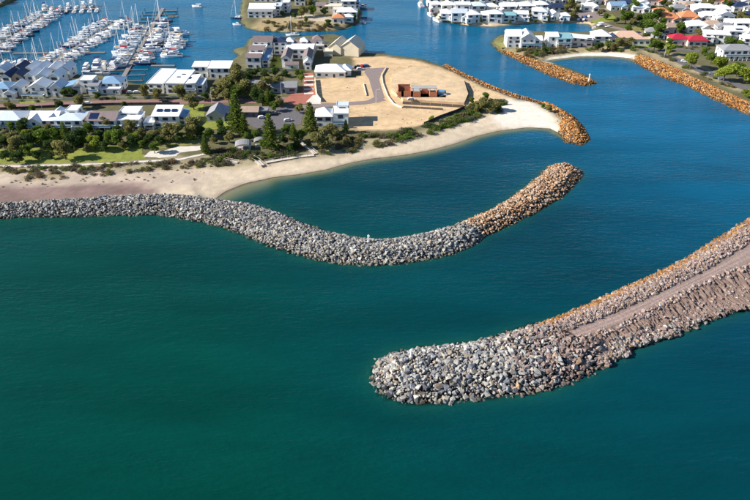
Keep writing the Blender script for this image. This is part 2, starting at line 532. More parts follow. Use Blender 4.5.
# shallows: sand-laden water over the beaches, green water over sunken stones
ash = nn(t, 'ShaderNodeAttribute', attribute_name='beach_depth')
rsh = nn(t, 'ShaderNodeValToRGB'); es = rsh.color_ramp.elements
es[0].position = 0.0; es[0].color = (0.30, 0.25, 0.15, 1); es[1].position = 1.0; es[1].color = (0.01, 0.05, 0.045, 1)
_e = es.new(0.22); _e.color = (0.13, 0.15, 0.085, 1)
_e = es.new(0.55); _e.color = (0.035, 0.085, 0.062, 1)
t.links.new(ash.outputs['Fac'], rsh.inputs[0])
fsh = nn(t, 'ShaderNodeMapRange'); fsh.inputs['From Min'].default_value = 0.25; fsh.inputs['From Max'].default_value = 1.0; fsh.inputs['To Min'].default_value = 1.0; fsh.inputs['To Max'].default_value = 0.0
t.links.new(ash.outputs['Fac'], fsh.inputs['Value'])
mc = nn(t, 'ShaderNodeMix', data_type='RGBA'); t.links.new(fsh.outputs[0], mc.inputs[0]); mpp = nn(t, 'ShaderNodeMapping'); mpp.inputs['Rotation'].default_value = (0, 0, math.radians(28)); mpp.inputs['Scale'].default_value = (0.012, 0.045, 1)
t.links.new(geo.outputs['Position'], mpp.inputs[0])
pat = nn(t, 'ShaderNodeTexNoise', Scale=1.0, Detail=5.0, Roughness=0.6); t.links.new(mpp.outputs[0], pat.inputs['Vector'])
prg = nn(t, 'ShaderNodeMapRange'); prg.inputs['From Min'].default_value = 0.3; prg.inputs['From Max'].default_value = 0.7; prg.inputs['To Min'].default_value = 0.78; prg.inputs['To Max'].default_value = 1.2
t.links.new(pat.outputs['Fac'], prg.inputs['Value'])
psc = nn(t, 'ShaderNodeVectorMath', operation='SCALE'); t.links.new(ramp.outputs[0], psc.inputs[0]); t.links.new(prg.outputs[0], psc.inputs['Scale'])
t.links.new(psc.outputs[0], mc.inputs[6]); t.links.new(rsh.outputs[0], mc.inputs[7])
ast = nn(t, 'ShaderNodeAttribute', attribute_name='stone_glow')
mc2 = nn(t, 'ShaderNodeMix', data_type='RGBA'); mc2.inputs[7].default_value = (0.012, 0.095, 0.062, 1)
t.links.new(ast.outputs['Fac'], mc2.inputs[0]); t.links.new(mc.outputs[2], mc2.inputs[6])
t.links.new(mc2.outputs[2], b.inputs['Base Color'])
# ripples: two trains of short waves plus fine chop
mp = nn(t, 'ShaderNodeMapping'); mp.inputs['Rotation'].default_value = (0, 0, math.radians(32)); mp.inputs['Scale'].default_value = (0.16, 0.62, 1)
t.links.new(geo.outputs['Position'], mp.inputs[0])
w1 = nn(t, 'ShaderNodeTexNoise', Scale=1.0, Detail=4.0, Roughness=0.55); t.links.new(mp.outputs[0], w1.inputs['Vector'])
mp2 = nn(t, 'ShaderNodeMapping'); mp2.inputs['Rotation'].default_value = (0, 0, math.radians(-20)); mp2.inputs['Scale'].default_value = (0.5, 1.3, 1)
t.links.new(geo.outputs['Position'], mp2.inputs[0])
w2 = nn(t, 'ShaderNodeTexNoise', Scale=1.0, Detail=3.0); t.links.new(mp2.outputs[0], w2.inputs['Vector'])
ad = nn(t, 'ShaderNodeMath', operation='MULTIPLY_ADD'); ad.inputs[1].default_value = 0.35
t.links.new(w2.outputs['Fac'], ad.inputs[0]); t.links.new(w1.outputs['Fac'], ad.inputs[2])
bp = nn(t, 'ShaderNodeBump', Strength=0.75, Distance=0.55); t.links.new(ad.outputs[0], bp.inputs['Height'])
mpw = nn(t, 'ShaderNodeMapping'); mpw.inputs['Rotation'].default_value = (0, 0, math.radians(25)); mpw.inputs['Scale'].default_value = (0.008, 0.03, 1)
t.links.new(geo.outputs['Position'], mpw.inputs[0])
wnd = nn(t, 'ShaderNodeTexNoise', Scale=1.0, Detail=4.0, Roughness=0.6); t.links.new(mpw.outputs[0], wnd.inputs['Vector'])
wr = nn(t, 'ShaderNodeMapRange'); wr.inputs['From Min'].default_value = 0.35; wr.inputs['From Max'].default_value = 0.7; wr.inputs['To Min'].default_value = 0.3; wr.inputs['To Max'].default_value = 0.95
t.links.new(wnd.outputs['Fac'], wr.inputs['Value']); t.links.new(wr.outputs[0], bp.inputs['Strength'])
t.links.new(bp.outputs[0], b.inputs['Normal'])
tr = nn(t, 'ShaderNodeBsdfTransparent'); tr.inputs[0].default_value = (0.86, 0.98, 0.95, 1)
gl = nn(t, 'ShaderNodeBsdfGlossy', Roughness=0.08); t.links.new(bp.outputs[0], gl.inputs['Normal'])
fr = nn(t, 'ShaderNodeFresnel', IOR=1.33); t.links.new(bp.outputs[0], fr.inputs['Normal'])
mx0 = nn(t, 'ShaderNodeMixShader'); t.links.new(fr.outputs[0], mx0.inputs[0]); t.links.new(tr.outputs[0], mx0.inputs[1]); t.links.new(gl.outputs[0], mx0.inputs[2])
at = nn(t, 'ShaderNodeAttribute', attribute_name='opacity')
mx = nn(t, 'ShaderNodeMixShader'); t.links.new(at.outputs['Fac'], mx.inputs[0]); t.links.new(mx0.outputs[0], mx.inputs[1]); t.links.new(b.outputs[0], mx.inputs[2])
t.links.new(mx.outputs[0], out.inputs['Surface'])
me = grid_mesh('water', gx, gy, np.zeros(GX.shape), M_WATER, (np.maximum(GZ, -1e9) < 0.8))
op = me.attributes.new('opacity', 'FLOAT', 'POINT')
op.data.foreach_set('value', (1 - np.exp(-depth * 6)).astype(np.float32).ravel())
bd = np.clip(-GZ / 3.2, 0, 1)
me.attributes.new('beach_depth', 'FLOAT', 'POINT').data.foreach_set('value', bd.astype(np.float32).ravel())
sg = np.where(BZ < 0, np.exp(np.minimum(BZ, 0) / 1.5), 1) * 0.6 * (0.3 + 1.2 * n1) * np.clip(1 - GZ / -4, 0, 1) ** 0
me.attributes.new('stone_glow', 'FLOAT', 'POINT').data.foreach_set('value', np.clip(np.where(GZ > -3, 0, sg), 0, 1).astype(np.float32).ravel())
water = tag(link('water', me), kind='structure')


# ------------------------------------------------------------------ sheets (roads, lawns, paths)
def sheet(name, pts, m, dz, z=LAND, jitter=0.0, thick=0.03, kind='structure'):
    """level sheet with an outline given in photo pixels on the plane z"""
    g = [P(a, b, z) for a, b in pts]
    o = []
    for i in range(len(g)):
        a, b2 = g[i], g[(i + 1) % len(g)]
        n = max(1, int((b2 - a).length / 2.0)) if jitter else 1
        for k in range(n):
            p = a.lerp(b2, k / n)
            o.append((p.x + rng.uniform(-jitter, jitter), p.y + rng.uniform(-jitter, jitter)))
    mb = MB().prism(o, 'z', z + dz - thick, z + dz)
    ob = mb.build(name, m)
    return tag(ob, kind=kind)


def strip(name, line, wid, m, dz, z=LAND):
    """road of even width along a centre line of photo pixels"""
    c = [P(a, b, z) for a, b in line]
    l, r = [], []
    for i, p in enumerate(c):
        d = (c[min(i + 1, len(c) - 1)] - c[max(i - 1, 0)]).normalized()
        n = Vector((-d.y, d.x, 0)) * wid / 2
        l.append((p.x + n.x, p.y + n.y)); r.append((p.x - n.x, p.y - n.y))
    v = [(x, y, z + dz) for x, y in l + r]
    k = len(c)
    f = [(i, k + i, k + i + 1, i + 1) for i in range(k - 1)]
    me = bpy.data.meshes.new(name); me.from_pydata(v, [], f); me.materials.append(m)
    return tag(link(name, me), kind='structure')


M_BRICKROAD = mat('brick_paving', (0.25, 0.145, 0.125), 0.9, 0.2, 0.7)
M_REDPAVE = mat('red_paving', (0.36, 0.13, 0.09), 0.9, 0.2, 0.7)
M_ASPH = mat('asphalt', (0.13, 0.12, 0.125), 0.9, 0.2, 0.5)
M_MAUVE = mat('mauve_paving', (0.24, 0.19, 0.175), 0.9, 0.15, 0.5)
M_LAWN = mat('lawn', (0.21, 0.235, 0.04), 0.95, 0.35, 0.35, 0.4)
M_LAWN2 = mat('dry_lawn', (0.21, 0.20, 0.06), 0.95, 0.35, 0.35, 0.4)
M_LIME = mat('limestone_path', (0.62, 0.57, 0.49), 0.9, 0.12, 0.6)
M_KERB = mat('kerb_concrete', (0.50, 0.48, 0.44), 0.9, 0.1, 0.8)

# ------------------------------------------------------------------ rocks
def rock_shape(seed, blocky=0.7):
    r = random.Random(seed)
    bm = bmesh.new()
    for i in range(13):
        v = Vector((r.gauss(0, 1), r.gauss(0, 1), r.gauss(0, 1))).normalized()
        mx_ = max(abs(v.x), abs(v.y), abs(v.z))
        v = v.lerp(v / mx_, blocky * 0.8) * r.uniform(0.8, 1.08)
        bm.verts.new(v * 0.5)
    res = bmesh.ops.convex_hull(bm, input=bm.verts)
    bmesh.ops.delete(bm, geom=list({g for g in res['geom_interior'] + res['geom_unused'] if isinstance(g, bmesh.types.BMVert)}), context='VERTS')
    bm.verts.index_update()
    co = np.array([v.co[:] for v in bm.verts])
    bmesh.ops.triangulate(bm, faces=bm.faces)
    bm.normal_update()
    f = np.array([[v.index for v in g.verts] for g in bm.faces])
    bm.free()
    return co, f


ROCKS = [rock_shape(100 + i) for i in range(16)]
ROCK_ME = [raw_mesh('stone', c, f, M_ROCKO) for c, f in ROCKS]


def lay_mats(n, g, tilt=0.45):
    """stones bedded roughly flat: spin about the vertical plus some tilt"""
    a, bx_, by_ = g.uniform(0, 6.283, n), g.normal(0, tilt, n), g.normal(0, tilt, n)
    o, i = np.zeros(n), np.ones(n)
    Rz = np.stack([np.stack([np.cos(a), -np.sin(a), o], -1), np.stack([np.sin(a), np.cos(a), o], -1), np.stack([o, o, i], -1)], 1)
    Rx = np.stack([np.stack([i, o, o], -1), np.stack([o, np.cos(bx_), -np.sin(bx_)], -1), np.stack([o, np.sin(bx_), np.cos(bx_)], -1)], 1)
    Ry = np.stack([np.stack([np.cos(by_), o, np.sin(by_)], -1), np.stack([o, i, o], -1), np.stack([-np.sin(by_), o, np.cos(by_)], -1)], 1)
    return Rx @ Ry @ Rz


def rot_mats(n, g):
    q = g.normal(size=(n, 4)); q /= np.linalg.norm(q, axis=1)[:, None]
    w_, x, y, z = q.T
    return np.stack([np.stack([1 - 2 * (y * y + z * z), 2 * (x * y - z * w_), 2 * (x * z + y * w_)], -1),
                     np.stack([2 * (x * y + z * w_), 1 - 2 * (x * x + z * z), 2 * (y * z - x * w_)], -1),
                     np.stack([2 * (x * z - y * w_), 2 * (y * z + x * w_), 1 - 2 * (x * x + y * y)], -1)], 1)


def scatter(bounds, sp, g):
    x0, x1, y0, y1 = bounds
    xs = np.arange(x0, x1, sp); ys = np.arange(y0, y1, sp * 0.87)
    X, Y = np.meshgrid(xs, ys)
    X = X + (np.arange(len(ys)) % 2)[:, None] * sp / 2
    return (X + g.uniform(-.38, .38, X.shape) * sp).ravel(), (Y + g.uniform(-.38, .38, X.shape) * sp).ravel()


def rock_join(name, pos, size, tint, parent, g):
    """many stones joined in one mesh"""
    n = len(pos)
    R = lay_mats(n, g)
    sc = g.uniform((.8, .8, .5), (1.4, 1.25, .85), (n, 3)) * size[:, None]
    cs, fs, ts, k = [], [], [], 0
    which = g.integers(0, len(ROCKS), n)
    for i in range(len(ROCKS)):
        id_ = np.where(which == i)[0]
        if not len(id_): continue
        c, f = ROCKS[i]
        vv = np.einsum('nij,nkj->nki', R[id_], c[None] * sc[id_][:, None]) + pos[id_][:, None]
        cs.append(vv.reshape(-1, 3))
        fs.append((f[None] + (np.arange(len(id_)) * len(c))[:, None, None] + k).reshape(-1, 3))
        ts.append(np.repeat(tint[id_], len(c), 0))
        k += len(id_) * len(c)
    me = raw_mesh(name, np.concatenate(cs), np.concatenate(fs), M_ROCKA, np.concatenate(ts))
    return tag(link(name, me, parent), kind='stuff')


def rock_single(pos, size, tint, parent, g):
    for p, s, c in zip(pos, size, tint):
        o = bpy.data.objects.new('stone', ROCK_ME[int(g.integers(0, len(ROCK_ME)))])
        C.objects.link(o); o.parent = parent
        o.location = p
        o.rotation_euler = (g.normal(0, .45), g.normal(0, .45), g.uniform(0, 6.28))
        o.scale = tuple(g.uniform((.8, .8, .5), (1.4, 1.25, .85)) * s)
        o.color = (*c, 1)


PALE = 0.80


def pick(palette, n, g):
    pal = np.array([c for c, _ in palette]); wt = np.array([k for _, k in palette], float); wt /= wt.sum()
    return pal[g.choice(len(pal), n, p=wt)] * g.uniform(0.55, 0.98, (n, 1)) * PALE


GREY = [((0.50, 0.48, 0.445), 4), ((0.64, 0.61, 0.55), 3.2), ((0.34, 0.345, 0.36), 2.8), ((0.56, 0.48, 0.37), 2.2), ((0.22, 0.22, 0.24), 1.2), ((0.43, 0.33, 0.25), 0.8)]
PINK = [((0.48, 0.36, 0.31), 4), ((0.42, 0.29, 0.25), 3), ((0.55, 0.46, 0.40), 3), ((0.35, 0.25, 0.22), 1.5), ((0.5, 0.33, 0.2), 1)]
ORNG = [((0.54, 0.255, 0.075), 4), ((0.47, 0.195, 0.05), 3), ((0.58, 0.35, 0.15), 2), ((0.30, 0.15, 0.07), 1.4), ((0.48, 0.37, 0.26), .7)]
ORPK = [((0.50, 0.34, 0.23), 4), ((0.46, 0.255, 0.12), 3), ((0.55, 0.42, 0.31), 3), ((0.34, 0.20, 0.12), 1.4)]
M_CORE = mat('rubble_core', (0.07, 0.06, 0.05), 0.95, 0.4, 0.8, 0.8)  # core coloured near black to paint shade into the gaps between stones
M_COREP = mat('earth_core', (0.33, 0.235, 0.20), 0.95, 0.25, 0.6, 0.8)


def tide(tint, z):
    """weed and water stain the stones in the tidal band"""
    k = (np.clip((0.75 - z) / 0.8, 0, 1) * np.clip((z + 1.6) / 1.2, 0.25, 1))[:, None]
    return tint * (1 - k) + (tint * 0.35 + np.array((0.02, 0.022, 0.01))) * k


def mound(name, cl, hc, slope, sink, step, parent, m):
    x0, x1 = cl[:, 0].min() - 20, cl[:, 0].max() + 20; y0, y1 = cl[:, 1].min() - 20, cl[:, 1].max() + 20
    xs, ys = np.arange(x0, x1, step), np.arange(y0, y1, step)
    X, Y = np.meshgrid(xs, ys)
    Z = ridge(X, Y, cl, hc, slope)[0] - sink + (vnoise(X / 2, Y / 2, 5) - .5) * .5
    return link(name, grid_mesh(name, xs, ys, Z, m, Z > -4.5), parent)


def mound_rocks(cl, hc, slope, sp, g, zmin=-2.2):
    x, y = scatter((cl[:, 0].min() - 20, cl[:, 0].max() + 20, cl[:, 1].min() - 20, cl[:, 1].max() + 20), sp, g)
    h, al = ridge(x, y, cl, hc, slope)
    k = h > zmin
    return x[k], y[k], h[k], al[k]


# ---- curved breakwater (grey armour stone, orange outer end)
g = np.random.default_rng(21)
bw1 = empty('curved_breakwater', (BW1_C[8][0], BW1_C[8][1], 0))
tag(bw1, 'long curved rock breakwater, grey stone turning orange at its free end, closing the basin', 'breakwater')
bw1_inv = Vector(bw1.location)
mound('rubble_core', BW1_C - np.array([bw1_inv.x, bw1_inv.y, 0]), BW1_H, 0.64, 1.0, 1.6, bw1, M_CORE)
x, y, h, al = mound_rocks(BW1_C, BW1_H, 0.64, 0.98, g)
seg = np.hypot(*np.diff(BW1_C[:, :2], axis=0).T); cum = np.concatenate([[0], np.cumsum(seg)])
split = cum[19]
org = al + g.normal(0, 1.2, len(al)) + (h - 1.5) * 0.6 > split
size = np.where(org, 0.75 + 0.9 * g.uniform(0, 1, len(x)) ** 1.6, 0.8 + 1.15 * g.uniform(0, 1, len(x)) ** 1.7)
tint = np.where(org[:, None], pick(ORPK, len(x), g) * 1.42, pick(GREY, len(x), g))
ylw = np.clip(1 - np.abs(al - cum[14]) / 60, 0, 1)[:, None] * g.uniform(0, 1, (len(x), 1)) * np.clip((1.6 - h) / 1.5, 0, 1)[:, None]
tint = tint * (1 - 0.5 * ylw) + np.array((0.42, 0.33, 0.17)) * 0.5 * ylw
tint = tide(tint, h)
pos = np.stack([x, y, h + g.uniform(-0.35, 0.35, len(x)) - size * 0.1], -1) - np.array(bw1_inv)
dist = np.hypot(x, y - 0)
big_ = (size / np.sqrt(dist ** 2 + 150 ** 2)) * ((h > 0.4) & ~org & (x > -150))
one = np.argsort(-big_)[:300]
rest = np.setdiff1d(np.arange(len(x)), one)
rock_single(pos[one], size[one], tint[one], bw1, g)
rock_join('armour_stones', pos[rest], size[rest], tint[rest], bw1, g)

# ---- near breakwater: rounded head of big grey stones, trunk with track and worn scarp
g = np.random.default_rng(22)
bw2 = empty('near_breakwater', (BW2_C[2][0], BW2_C[2][1], 0))
tag(bw2, 'straight rock breakwater with rounded grey head and pinkish gravel track along its trunk', 'breakwater')
o2 = np.array(bw2.location)
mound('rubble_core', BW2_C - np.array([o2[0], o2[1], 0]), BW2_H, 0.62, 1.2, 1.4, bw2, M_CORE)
x, y, h, al = mound_rocks(BW2_C, BW2_H, 0.62, 1.05, g, -2.6)
seg2 = np.hypot(*np.diff(BW2_C[:, :2], axis=0).T); tot2 = seg2.sum()
south = (y < np.interp(x, BW2_C[:, 0], BW2_C[:, 1]))
fr_ = al / tot2
k = ~((fr_ > 0.985) & ~south)
x, y, h, al, south, fr_ = x[k], y[k], h[k], al[k], south[k], fr_[k]
size = (0.75 + 1.7 * g.uniform(0, 1, len(x)) ** 1.9) * np.where((fr_ > 0.6) & ~south, 0.8, 1)
pk = g.uniform(0, 1, len(x)) < np.clip((fr_ - 0.42) * 1.9 + np.where(south & (h < 3.2), 0.18, -0.12), 0, 0.95) * (fr_ > 0.3)
tint = np.where(pk[:, None], pick(PINK, len(x), g), pick(GREY, len(x), g) * 1.06)
wh = np.clip(1 - np.hypot(x - BW2_C[0][0] + 2, y - BW2_C[0][1] + 1) / 8, 0, 1)[:, None]
tint = tide(tint * (1 + 0.25 * wh), h)
pos = np.stack([x, y, h + g.uniform(-0.45, 0.4, len(x)) - size * 0.1], -1) - o2
big_ = size / np.sqrt(x ** 2 + y ** 2 + 150 ** 2) * ((h > 0.2) & (south | (h > BW2_H - 0.4)))
one = np.argsort(-big_)[:300]
rest = np.setdiff1d(np.arange(len(x)), one)
rock_single(pos[one], size[one], tint[one], bw2, g)
rock_join('armour_stones', pos[rest], size[rest], tint[rest], bw2, g)

# small rubble wedged between the armour stones
for par, cl_, hc_, sl_, o_, pal_, lim in ((bw1, BW1_C, BW1_H, .64, np.array(bw1_inv), GREY, split), (bw2, BW2_C, BW2_H, .62, o2, GREY + PINK[:3], tot2 * .97)):
    xr, yr, hr, ar = mound_rocks(cl_, hc_, sl_, 0.85, g, -.6)
    kk_ = ar < lim
    xr, yr, hr = xr[kk_], yr[kk_], hr[kk_]
    rock_join('rubble', np.stack([xr, yr, hr - .3 + g.uniform(-.2, .25, len(xr))], -1) - o_, g.uniform(.35, .85, len(xr)), tide(pick(pal_, len(xr), g) * .85, hr), par, g)

# trunk earthwork: lofted section with gullied scarp
NT = 760
cols = []
secz = np.array([-4.0, 0.0, 4.2, 4.3, 3.6, 3.5, 1.5, 1.1, -0.1, -4.0])
for i in range(NT):
    s = i / (NT - 1) * (len(TRG) - 1)
    a_, f_ = min(int(s), len(TRG) - 2), 0
    f_ = s - a_
    row = [TRG[a_][j].lerp(TRG[a_ + 1][j], f_) for j in range(6)]
    d = (row[0] - row[5]); d.z = 0; d.normalize()
    pts = [row[0] + d * 14, row[0] + d * 7, row[0] + d * .6, row[0].lerp(row[1], .35), row[1], row[2], row[3], row[4], row[5], row[5] - d * 7]
    cols.append([(p.x, p.y, z) for p, z in zip(pts, secz)])
cols = np.array(cols)
# refine across and displace with gullies
NA = 96
dens = np.interp(np.linspace(0, 1, NA), [0, .12, .3, .42, .85, 1], [0, 2, 4.2, 5.0, 8.2, 9])
grid = np.zeros((NT, NA, 3))
for k3 in range(3):
    for i in range(NT):
        grid[i, :, k3] = np.interp(dens, np.arange(10), cols[i, :, k3])
sarr = np.linspace(0, 1, NT)[:, None] * 235.0
darr = dens[None, :]
scarp = np.clip((darr - 5.0) / 0.35, 0, 1) * np.clip((8.3 - darr) / 0.5, 0, 1)
skew = sarr + darr * 1.3
gul = (fbm(skew / 2.6 + fbm(sarr / 5, darr * 1.2, 33, 3) * 2.2, darr * 0.9 + 7 + 0 * skew, 31, 4) - 0.5)
gul = gul * 0.6 + 0.42 - 1.5 * np.abs(fbm(skew / 3.4 + fbm(sarr / 4, darr * 1.5, 35, 3) * 1.1, darr * 0.5 + 3 + 0 * skew, 36, 2) - 0.37)
rough_ = fbm(sarr / 1.3, darr * 4, 37, 4) - 0.5
dn = []
for i in range(NT):
    r_ = TRG[min(int(i / (NT - 1) * 6), 5)]
    v = r_[5] - r_[2]; v.z = 0; v.normalize()
    dn.append((v.x, v.y))
dn = np.array(dn)
off = scarp * (gul * 4.4 + rough_ * 2.0)
edge = np.clip(1 - np.abs(darr - 7.2) / 0.9, 0, 1) * (fbm(sarr / 9, darr * 0 + 3, 41, 3) - 0.45) * 6.0
grid[..., 0] += (off + edge) * dn[:, 0:1]; grid[..., 1] += (off + edge) * dn[:, 1:2]
grid[..., 2] += scarp * rough_ * 0.9 + (np.abs(darr - 4.5) < 0.5) * rough_ * 0.12
i = np.arange((NT - 1) * (NA - 1)); r, c = i // (NA - 1), i % (NA - 1)
f = np.stack([r * NA + c, (r + 1) * NA + c, (r + 1) * NA + c + 1, r * NA + c + 1], -1)
EARTH = np.array((0.215, 0.15, 0.122))
tint = np.ones((NT, NA, 3)) * EARTH
tint *= (0.8 + 0.4 * fbm(sarr / 3, darr * 2, 51, 4))[..., None]
roadk = ((darr > 4.0) & (darr < 5.05)).astype(float)[..., None] * np.ones((NT, 1, 1))
tint = tint * (1 - roadk) + np.array((0.32, 0.235, 0.20)) * (0.85 + 0.3 * fbm(sarr / 12, darr * 9, 53, 3))[..., None] * roadk
rut = np.exp(-((darr - 4.33) / .09) ** 2) + np.exp(-((darr - 4.70) / .09) ** 2)
tint = tint * (1 + 0.28 * roadk * (rut[..., None] - .35))
wetk = np.clip((0.8 - grid[..., 2]) / 0.6, 0, 1)[..., None]
tint = tint * (1 - 0.62 * wetk)
M_EARTH = mat('worn_earth', None, 0.95, 0.22, 0.9, 0.7, 0.15, 'attr', bscale=3.0)
tr_ob = link('earth_trunk', raw_mesh('earth_trunk', (grid.reshape(-1, 3) - o2), f, M_EARTH, tint.reshape(-1, 3)), bw2)

# stones along the trunk: seaward ridge, kerb of pale stones, fringe at the water
def along(frac_s, frac_d):
    s_ = np.clip(frac_s, 0, 1) * (NT - 1)
    d_ = np.interp(frac_d, dens, np.arange(NA))
    i0 = np.minimum(s_.astype(int), NT - 2); j0 = np.minimum(d_.astype(int), NA - 2)
    fs_, fd_ = (s_ - i0)[:, None], (d_ - j0)[:, None]
    return (grid[i0, j0] * (1 - fs_) + grid[i0 + 1, j0] * fs_) * (1 - fd_) + (grid[i0, j0 + 1] * (1 - fs_) + grid[i0 + 1, j0 + 1] * fs_) * fd_


NRR = 4200
fs_, fd_ = g.uniform(0, 1, NRR), g.uniform(1.0, 3.8, NRR)
p = along(fs_, fd_)
size = g.uniform(0.65, 1.5, NRR)
fringe = fd_ < 1.9 + g.normal(0, .12, NRR)
tint = np.where((fringe & (g.uniform(0, 1, NRR) < .6))[:, None], pick(ORNG, NRR, g) * .95, pick(PINK, NRR, g) * 1.12)
tint = tide(tint, p[:, 2])
p[:, 2] += g.uniform(-.2, .25, NRR)
rock_join('ridge_stones', p - o2, size, tint, bw2, g)
NK = 240
fs_ = np.sort(g.uniform(0.0, 0.75, NK)); fd_ = g.normal(5.12, 0.07, NK)
p = along(fs_, fd_); size = g.uniform(0.7, 1.7, NK)
rock_join('kerb_stones', p - o2, size, pick(PINK, NK, g) * 1.25, bw2, g)
NF = 5200
fs_ = g.uniform(0, 1, NF) ** 1.5 * 0.9; fd_ = g.uniform(5.6, 8.05, NF) * 1.0
kf = g.uniform(0, 1, NF) < np.clip(1.25 - fs_ * 1.9, 0.42, 1) * np.where(fd_ > 7.2, 1.0, 0.5)
fs_, fd_ = fs_[kf], fd_[kf]
p = along(fs_, fd_); size = (0.4 + 1.5 * g.uniform(0, 1, len(p)) ** 2.2) * np.clip(1.15 - fs_ * .7, .5, 1)
tint = tide(np.where(g.uniform(0, 1, (len(p), 1)) < .7, pick(PINK, len(p), g), pick(GREY, len(p), g)), p[:, 2])
rock_join('toe_stones', p - o2, size, tint, bw2, g)


# ---- orange revetments and groynes: mound inside an outline
def revetment(name, label, pts, hmax, slope, sp, pal, smin, smax, seed, zbase=0.0, cat='revetment'):
    g = np.random.default_rng(seed)
    poly = np.array([tuple(P(a, b, zbase))[:2] for a, b in pts])
    c0 = poly.mean(0)
    root = empty(name, (c0[0], c0[1], 0)); tag(root, label, cat)
    bx_ = (poly[:, 0].min() - 4, poly[:, 0].max() + 4, poly[:, 1].min() - 4, poly[:, 1].max() + 4)

    def hh(x, y):
        s = sdist(x, y, poly)[0]
        return np.minimum(hmax, zbase + s * slope)
    xs, ys = np.arange(bx_[0], bx_[1], 1.5), np.arange(bx_[2], bx_[3], 1.5)
    X, Y = np.meshgrid(xs, ys); Z = hh(X, Y)
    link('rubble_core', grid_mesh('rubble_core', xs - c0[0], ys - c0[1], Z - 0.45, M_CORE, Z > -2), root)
    x, y = scatter(bx_, sp, g)
    h = hh(x, y); k = h > -1.0
    x, y, h = x[k], y[k], h[k]
    size = g.uniform(smin, smax, len(x))
    tint = tide(pick(pal, len(x), g) * 1.28, h)
    rock_join('armour_stones', np.stack([x - c0[0], y - c0[1], h + g.uniform(-.25, .25, len(x))], -1), size, tint, root, g)
    return root


revetment('rock_groyne', 'short orange rock groyne at the end of the pale beach', [(538, 101.5), (550, 104), (562, 110), (573, 117), (583, 127), (589, 140), (581, 145.5), (566, 142), (559, 133), (553, 121), (545, 110)], 3.0, 0.55, 0.95, ORNG, 0.65, 1.5, 31, cat='groyne')
revetment('rock_groyne', 'slim orange rock groyne with white beacon, below the white waterfront houses', [(497, 50), (510, 56.5), (523, 63), (545, 73.5), (572, 83.5), (586.5, 86), (596, 83), (588, 78.5), (572, 72.5), (554, 66), (540, 62), (525, 57.5), (508, 52)], 2.1, 0.5, 0.95, ORNG, 0.65, 1.5, 32, cat='groyne')
revetment('rock_revetment', 'orange rock revetment below the car park and trees', [(631, 57), (640, 55.5), (664, 63.5), (686, 73), (708, 84), (730, 94), (752, 104), (800, 127), (800, 140), (750, 115), (730, 106.5), (708, 96.5), (686, 85.5), (664, 78), (644, 68), (634, 61)], 3.0, 0.42, 0.95, ORNG, 0.65, 1.5, 33)
revetment('rock_revetment', 'narrow brown rock edging between the sand lots and the channel', [(441, 66), (447, 65), (470, 77), (497, 89), (520, 97), (542, 103), (542, 106.5), (517, 101), (495, 94), (468, 82.5)], 2.4, 0.7, 0.95, ORNG[:4], 0.6, 1.2, 34)

# ------------------------------------------------------------------ roads, paving, lawns, paths
strip('street', [(-60, 109), (-20, 107.5), (30, 105.5), (60, 104), (113, 102.3), (140, 102), (185, 101.5), (232, 100.5), (262, 101), (290, 99)], 7.5, M_BRICKROAD, 0.06)
strip('street', [(300, 107), (322, 105.5), (345, 104), (366, 102.5), (384, 99)], 5.5, M_MAUVE, 0.065)
sheet('paved_court', [(291, 94), (312, 92), (316, 98), (306, 104), (290, 105), (284, 100)], M_REDPAVE, 0.08)
sheet('lane', [(303.5, 73), (313, 73), (315, 95), (302, 97)], M_REDPAVE, 0.10)
for k in range(5):
    sheet('crossing_band', [(304, 76 + 4.2 * k), (313.5, 75.6 + 4.2 * k), (313.6, 77.2 + 4.2 * k), (304, 77.6 + 4.2 * k)], M_LIME, 0.125, thick=0.01)
sheet('car_park', [(251, 111), (262, 107), (290, 106), (304, 110), (301, 124), (280, 129), (255, 128), (246, 122)], M_ASPH, 0.07)
sheet('cul_de_sac', [(364, 72), (368, 68.5), (385, 67.5), (381, 73), (379, 80), (384.5, 98), (366, 101.5), (374, 97), (369, 79)], M_MAUVE, 0.08)
sheet('verge_wall_path', [(314, 94), (319, 98), (321, 104), (312, 104), (306, 102)], M_LIME, 0.09)
sheet('lawn', [(-40, 150), (0, 149), (40, 147), (75, 148), (110, 146), (128, 142), (143, 145), (141, 151), (146, 159), (110, 162), (60, 163), (0, 164), (-40, 166)], M_LAWN, 0.05, jitter=0.7)
sheet('lawn', [(140, 141), (165, 139), (200, 138), (204, 143), (180, 147), (150, 149), (142, 147)], M_LAWN2, 0.055, jitter=0.7)
sheet('lawn', [(182, 106), (204, 104), (205, 119), (196, 126), (181, 124)], M_LAWN, 0.05, jitter=0.5)
sheet('lawn', [(203, 119), (232, 119), (233, 128), (214, 129), (202, 127)], M_LAWN, 0.06, jitter=0.5)
sheet('lawn', [(20, 100), (42, 98), (46, 102), (20, 104)], M_LAWN, 0.05, jitter=0.5)
sheet('lawn', [(268, 58), (281, 57), (282, 68), (268, 68)], M_LAWN, 0.05, jitter=0.4)
sheet('lawn', [(494, 42), (503, 37), (508, 40), (508, 47), (501, 48)], M_LAWN2, 0.05, jitter=0.5)
sheet('lawn', [(628, 43), (660, 42), (668, 49), (640, 50)], M_LAWN, 0.05, jitter=0.6)
sheet('lawn', [(585, 17), (612, 14), (618, 20), (600, 23), (590, 22)], M_LAWN, 0.05, jitter=0.6)
sheet('lawn', [(620, 29), (640, 26), (648, 35), (628, 37)], M_LAWN2, 0.05, jitter=0.6)
sheet('garden_path', [(144, 156.5), (150, 151), (163, 151), (178, 146.5), (200, 146), (201, 150), (180, 152.5), (176, 156), (160, 158)], M_LIME, 0.075, jitter=0.3)
